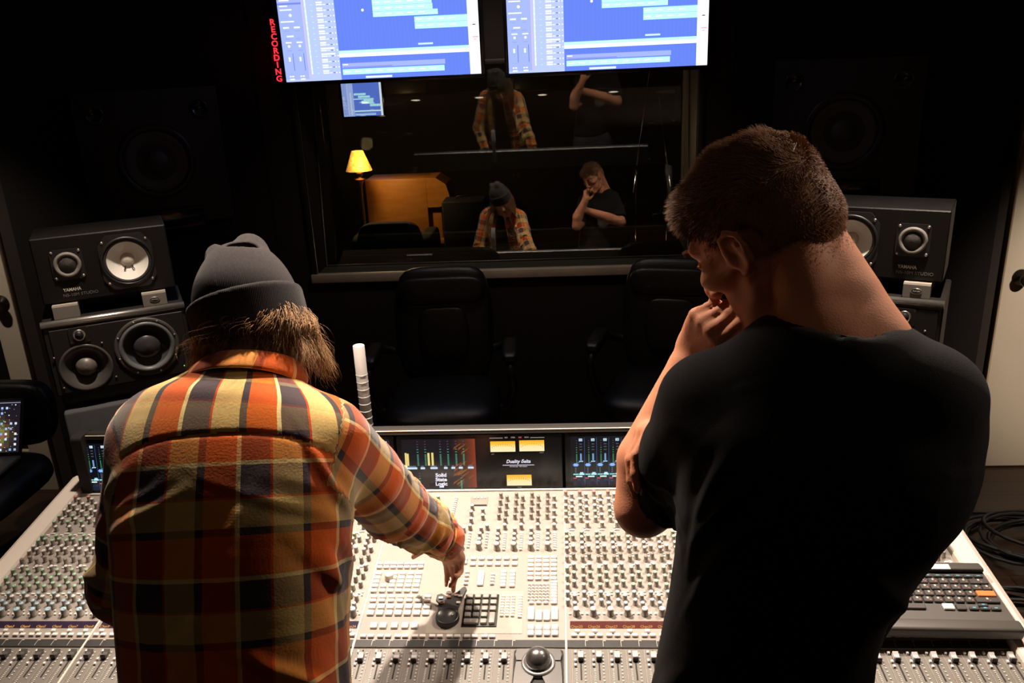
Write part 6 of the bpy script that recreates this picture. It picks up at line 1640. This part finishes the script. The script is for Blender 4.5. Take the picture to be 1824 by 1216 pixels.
V, Q = Fh.surface(); V = relax(V, Q, 1); N = normals(V, Q); V = V + N * (.0012 * wnoise(V, 71, 20, 3))[:, None]
link('cuff', np_mesh('cuff', V, Q, [M_KNIT], {'rib': ('FLOAT', rib(V))}), bean)
# shoulder-length messy hair
Fh = Field(Lo - .22, Lo + .2, .005)
E = lambda c, r, k=.02, op='+': Fh.ell(LP(*c), A_(*r), LM, k, op)
E((-.045, 0, .000), (.055, .068, .040)); E((-.045, 0, -.025), (.038, .062, .034)); E((-.020, -.066, -.035), (.040, .018, .042)); E((-.020, .062, -.020), (.036, .014, .030))
V, Q = Fh.surface(); V = relax(V, Q, 2); N = normals(V, Q)
V = V + N * (.003 * wnoise(V, 81, 60, 3))[:, None]
hair_l = link('hair', np_mesh('hair', V, Q, [M_HAIR_L], {'shade': ('FLOAT', np.clip(.02 + .10 * wnoise(V, 82, 80, 2), 0, 1))}), man_l)
g = np.random.default_rng(17); n = 7500
ang = g.uniform(-2.35, 2.35, n)                                     # 0 is the back of the head, + the man's left
cl = g.integers(0, 130, n); cang = np.sort(g.uniform(-2.3, 2.3, 130)); ang = cang[cl] + g.normal(size=n) * .05
rt = np.stack([LP(-.014 - .092 * math.cos(a), .080 * math.sin(a), .014 - .010 * math.cos(a) + z) for a, z in zip(ang, g.normal(size=n) * .010)])
outd = np.stack([LM @ A_(-math.cos(a), math.sin(a), 0) for a in ang])
right = np.clip(-np.sin(ang), 0, 1)
ln = (.040 + .052 * right + .018 * np.clip(np.sin(ang), 0, 1)) * g.uniform(.65, 1.25, n) * np.random.default_rng(2).uniform(.75, 1.25, 130)[cl]
cph = np.random.default_rng(3).uniform(0, 6.28, 130)[cl]; camp = np.random.default_rng(4).uniform(.25, .9, 130)[cl]; side = np.cross(outd, [0, 0, 1.0])
def ldir(P, f, ids):
    wv_ = np.sin(cph + f * 10.5 + g.normal(size=n) * .12)[:, None] * camp[:, None]
    return outd * (.55 - .35 * f) + A_(0, 0, -1) * (.75 + .4 * f) + side * wv_ * 1.25 + outd * np.cos(cph + f * 10)[:, None] * camp[:, None] * 1.0 + g.normal(size=(n, 3)) * .10
strands('hair_strands', rt, ldir, ln * 1.25, .00052, M_HAIR_L, hair_l, 12, 3)
n = 150; ang = g.uniform(-2.2, 1.9, n); rt = np.stack([LP(-.014 - .096 * math.cos(a), .082 * math.sin(a), .005) for a in ang]); outd = np.stack([LM @ A_(-math.cos(a), math.sin(a), 0) for a in ang]); side = np.cross(outd, [0, 0, 1.0]); cph = g.uniform(0, 6.28, n)
def fly(P, f, ids): return outd * .75 + A_(0, 0, -.7) + side * np.sin(cph + f * 6)[:, None] * 1.1 + outd * np.cos(cph + 5 * f)[:, None] * .8
strands('flyaway_strands', rt, fly, g.uniform(.04, .10, n), .00032, M_HAIR_L, hair_l, 10, 3)
# ------------------------------------------------------------------ render look
w = bpy.data.worlds.new('world'); SC.world = w; w.use_nodes = True
w.node_tree.nodes['Background'].inputs['Color'].default_value = (0.9, 0.75, 0.6, 1)
w.node_tree.nodes['Background'].inputs['Strength'].default_value = 0.0
vs = SC.view_settings; vs.view_transform = 'Standard'; vs.look = 'None'; vs.gamma = 1.0; vs.use_curve_mapping = False; vs.exposure = 0.0
SC.cycles.max_bounces = 8; SC.cycles.transparent_max_bounces = 12; SC.cycles.sample_clamp_indirect = 4.0
SC.cycles.caustics_reflective = False; SC.cycles.caustics_refractive = False
bpy.context.view_layer.update()
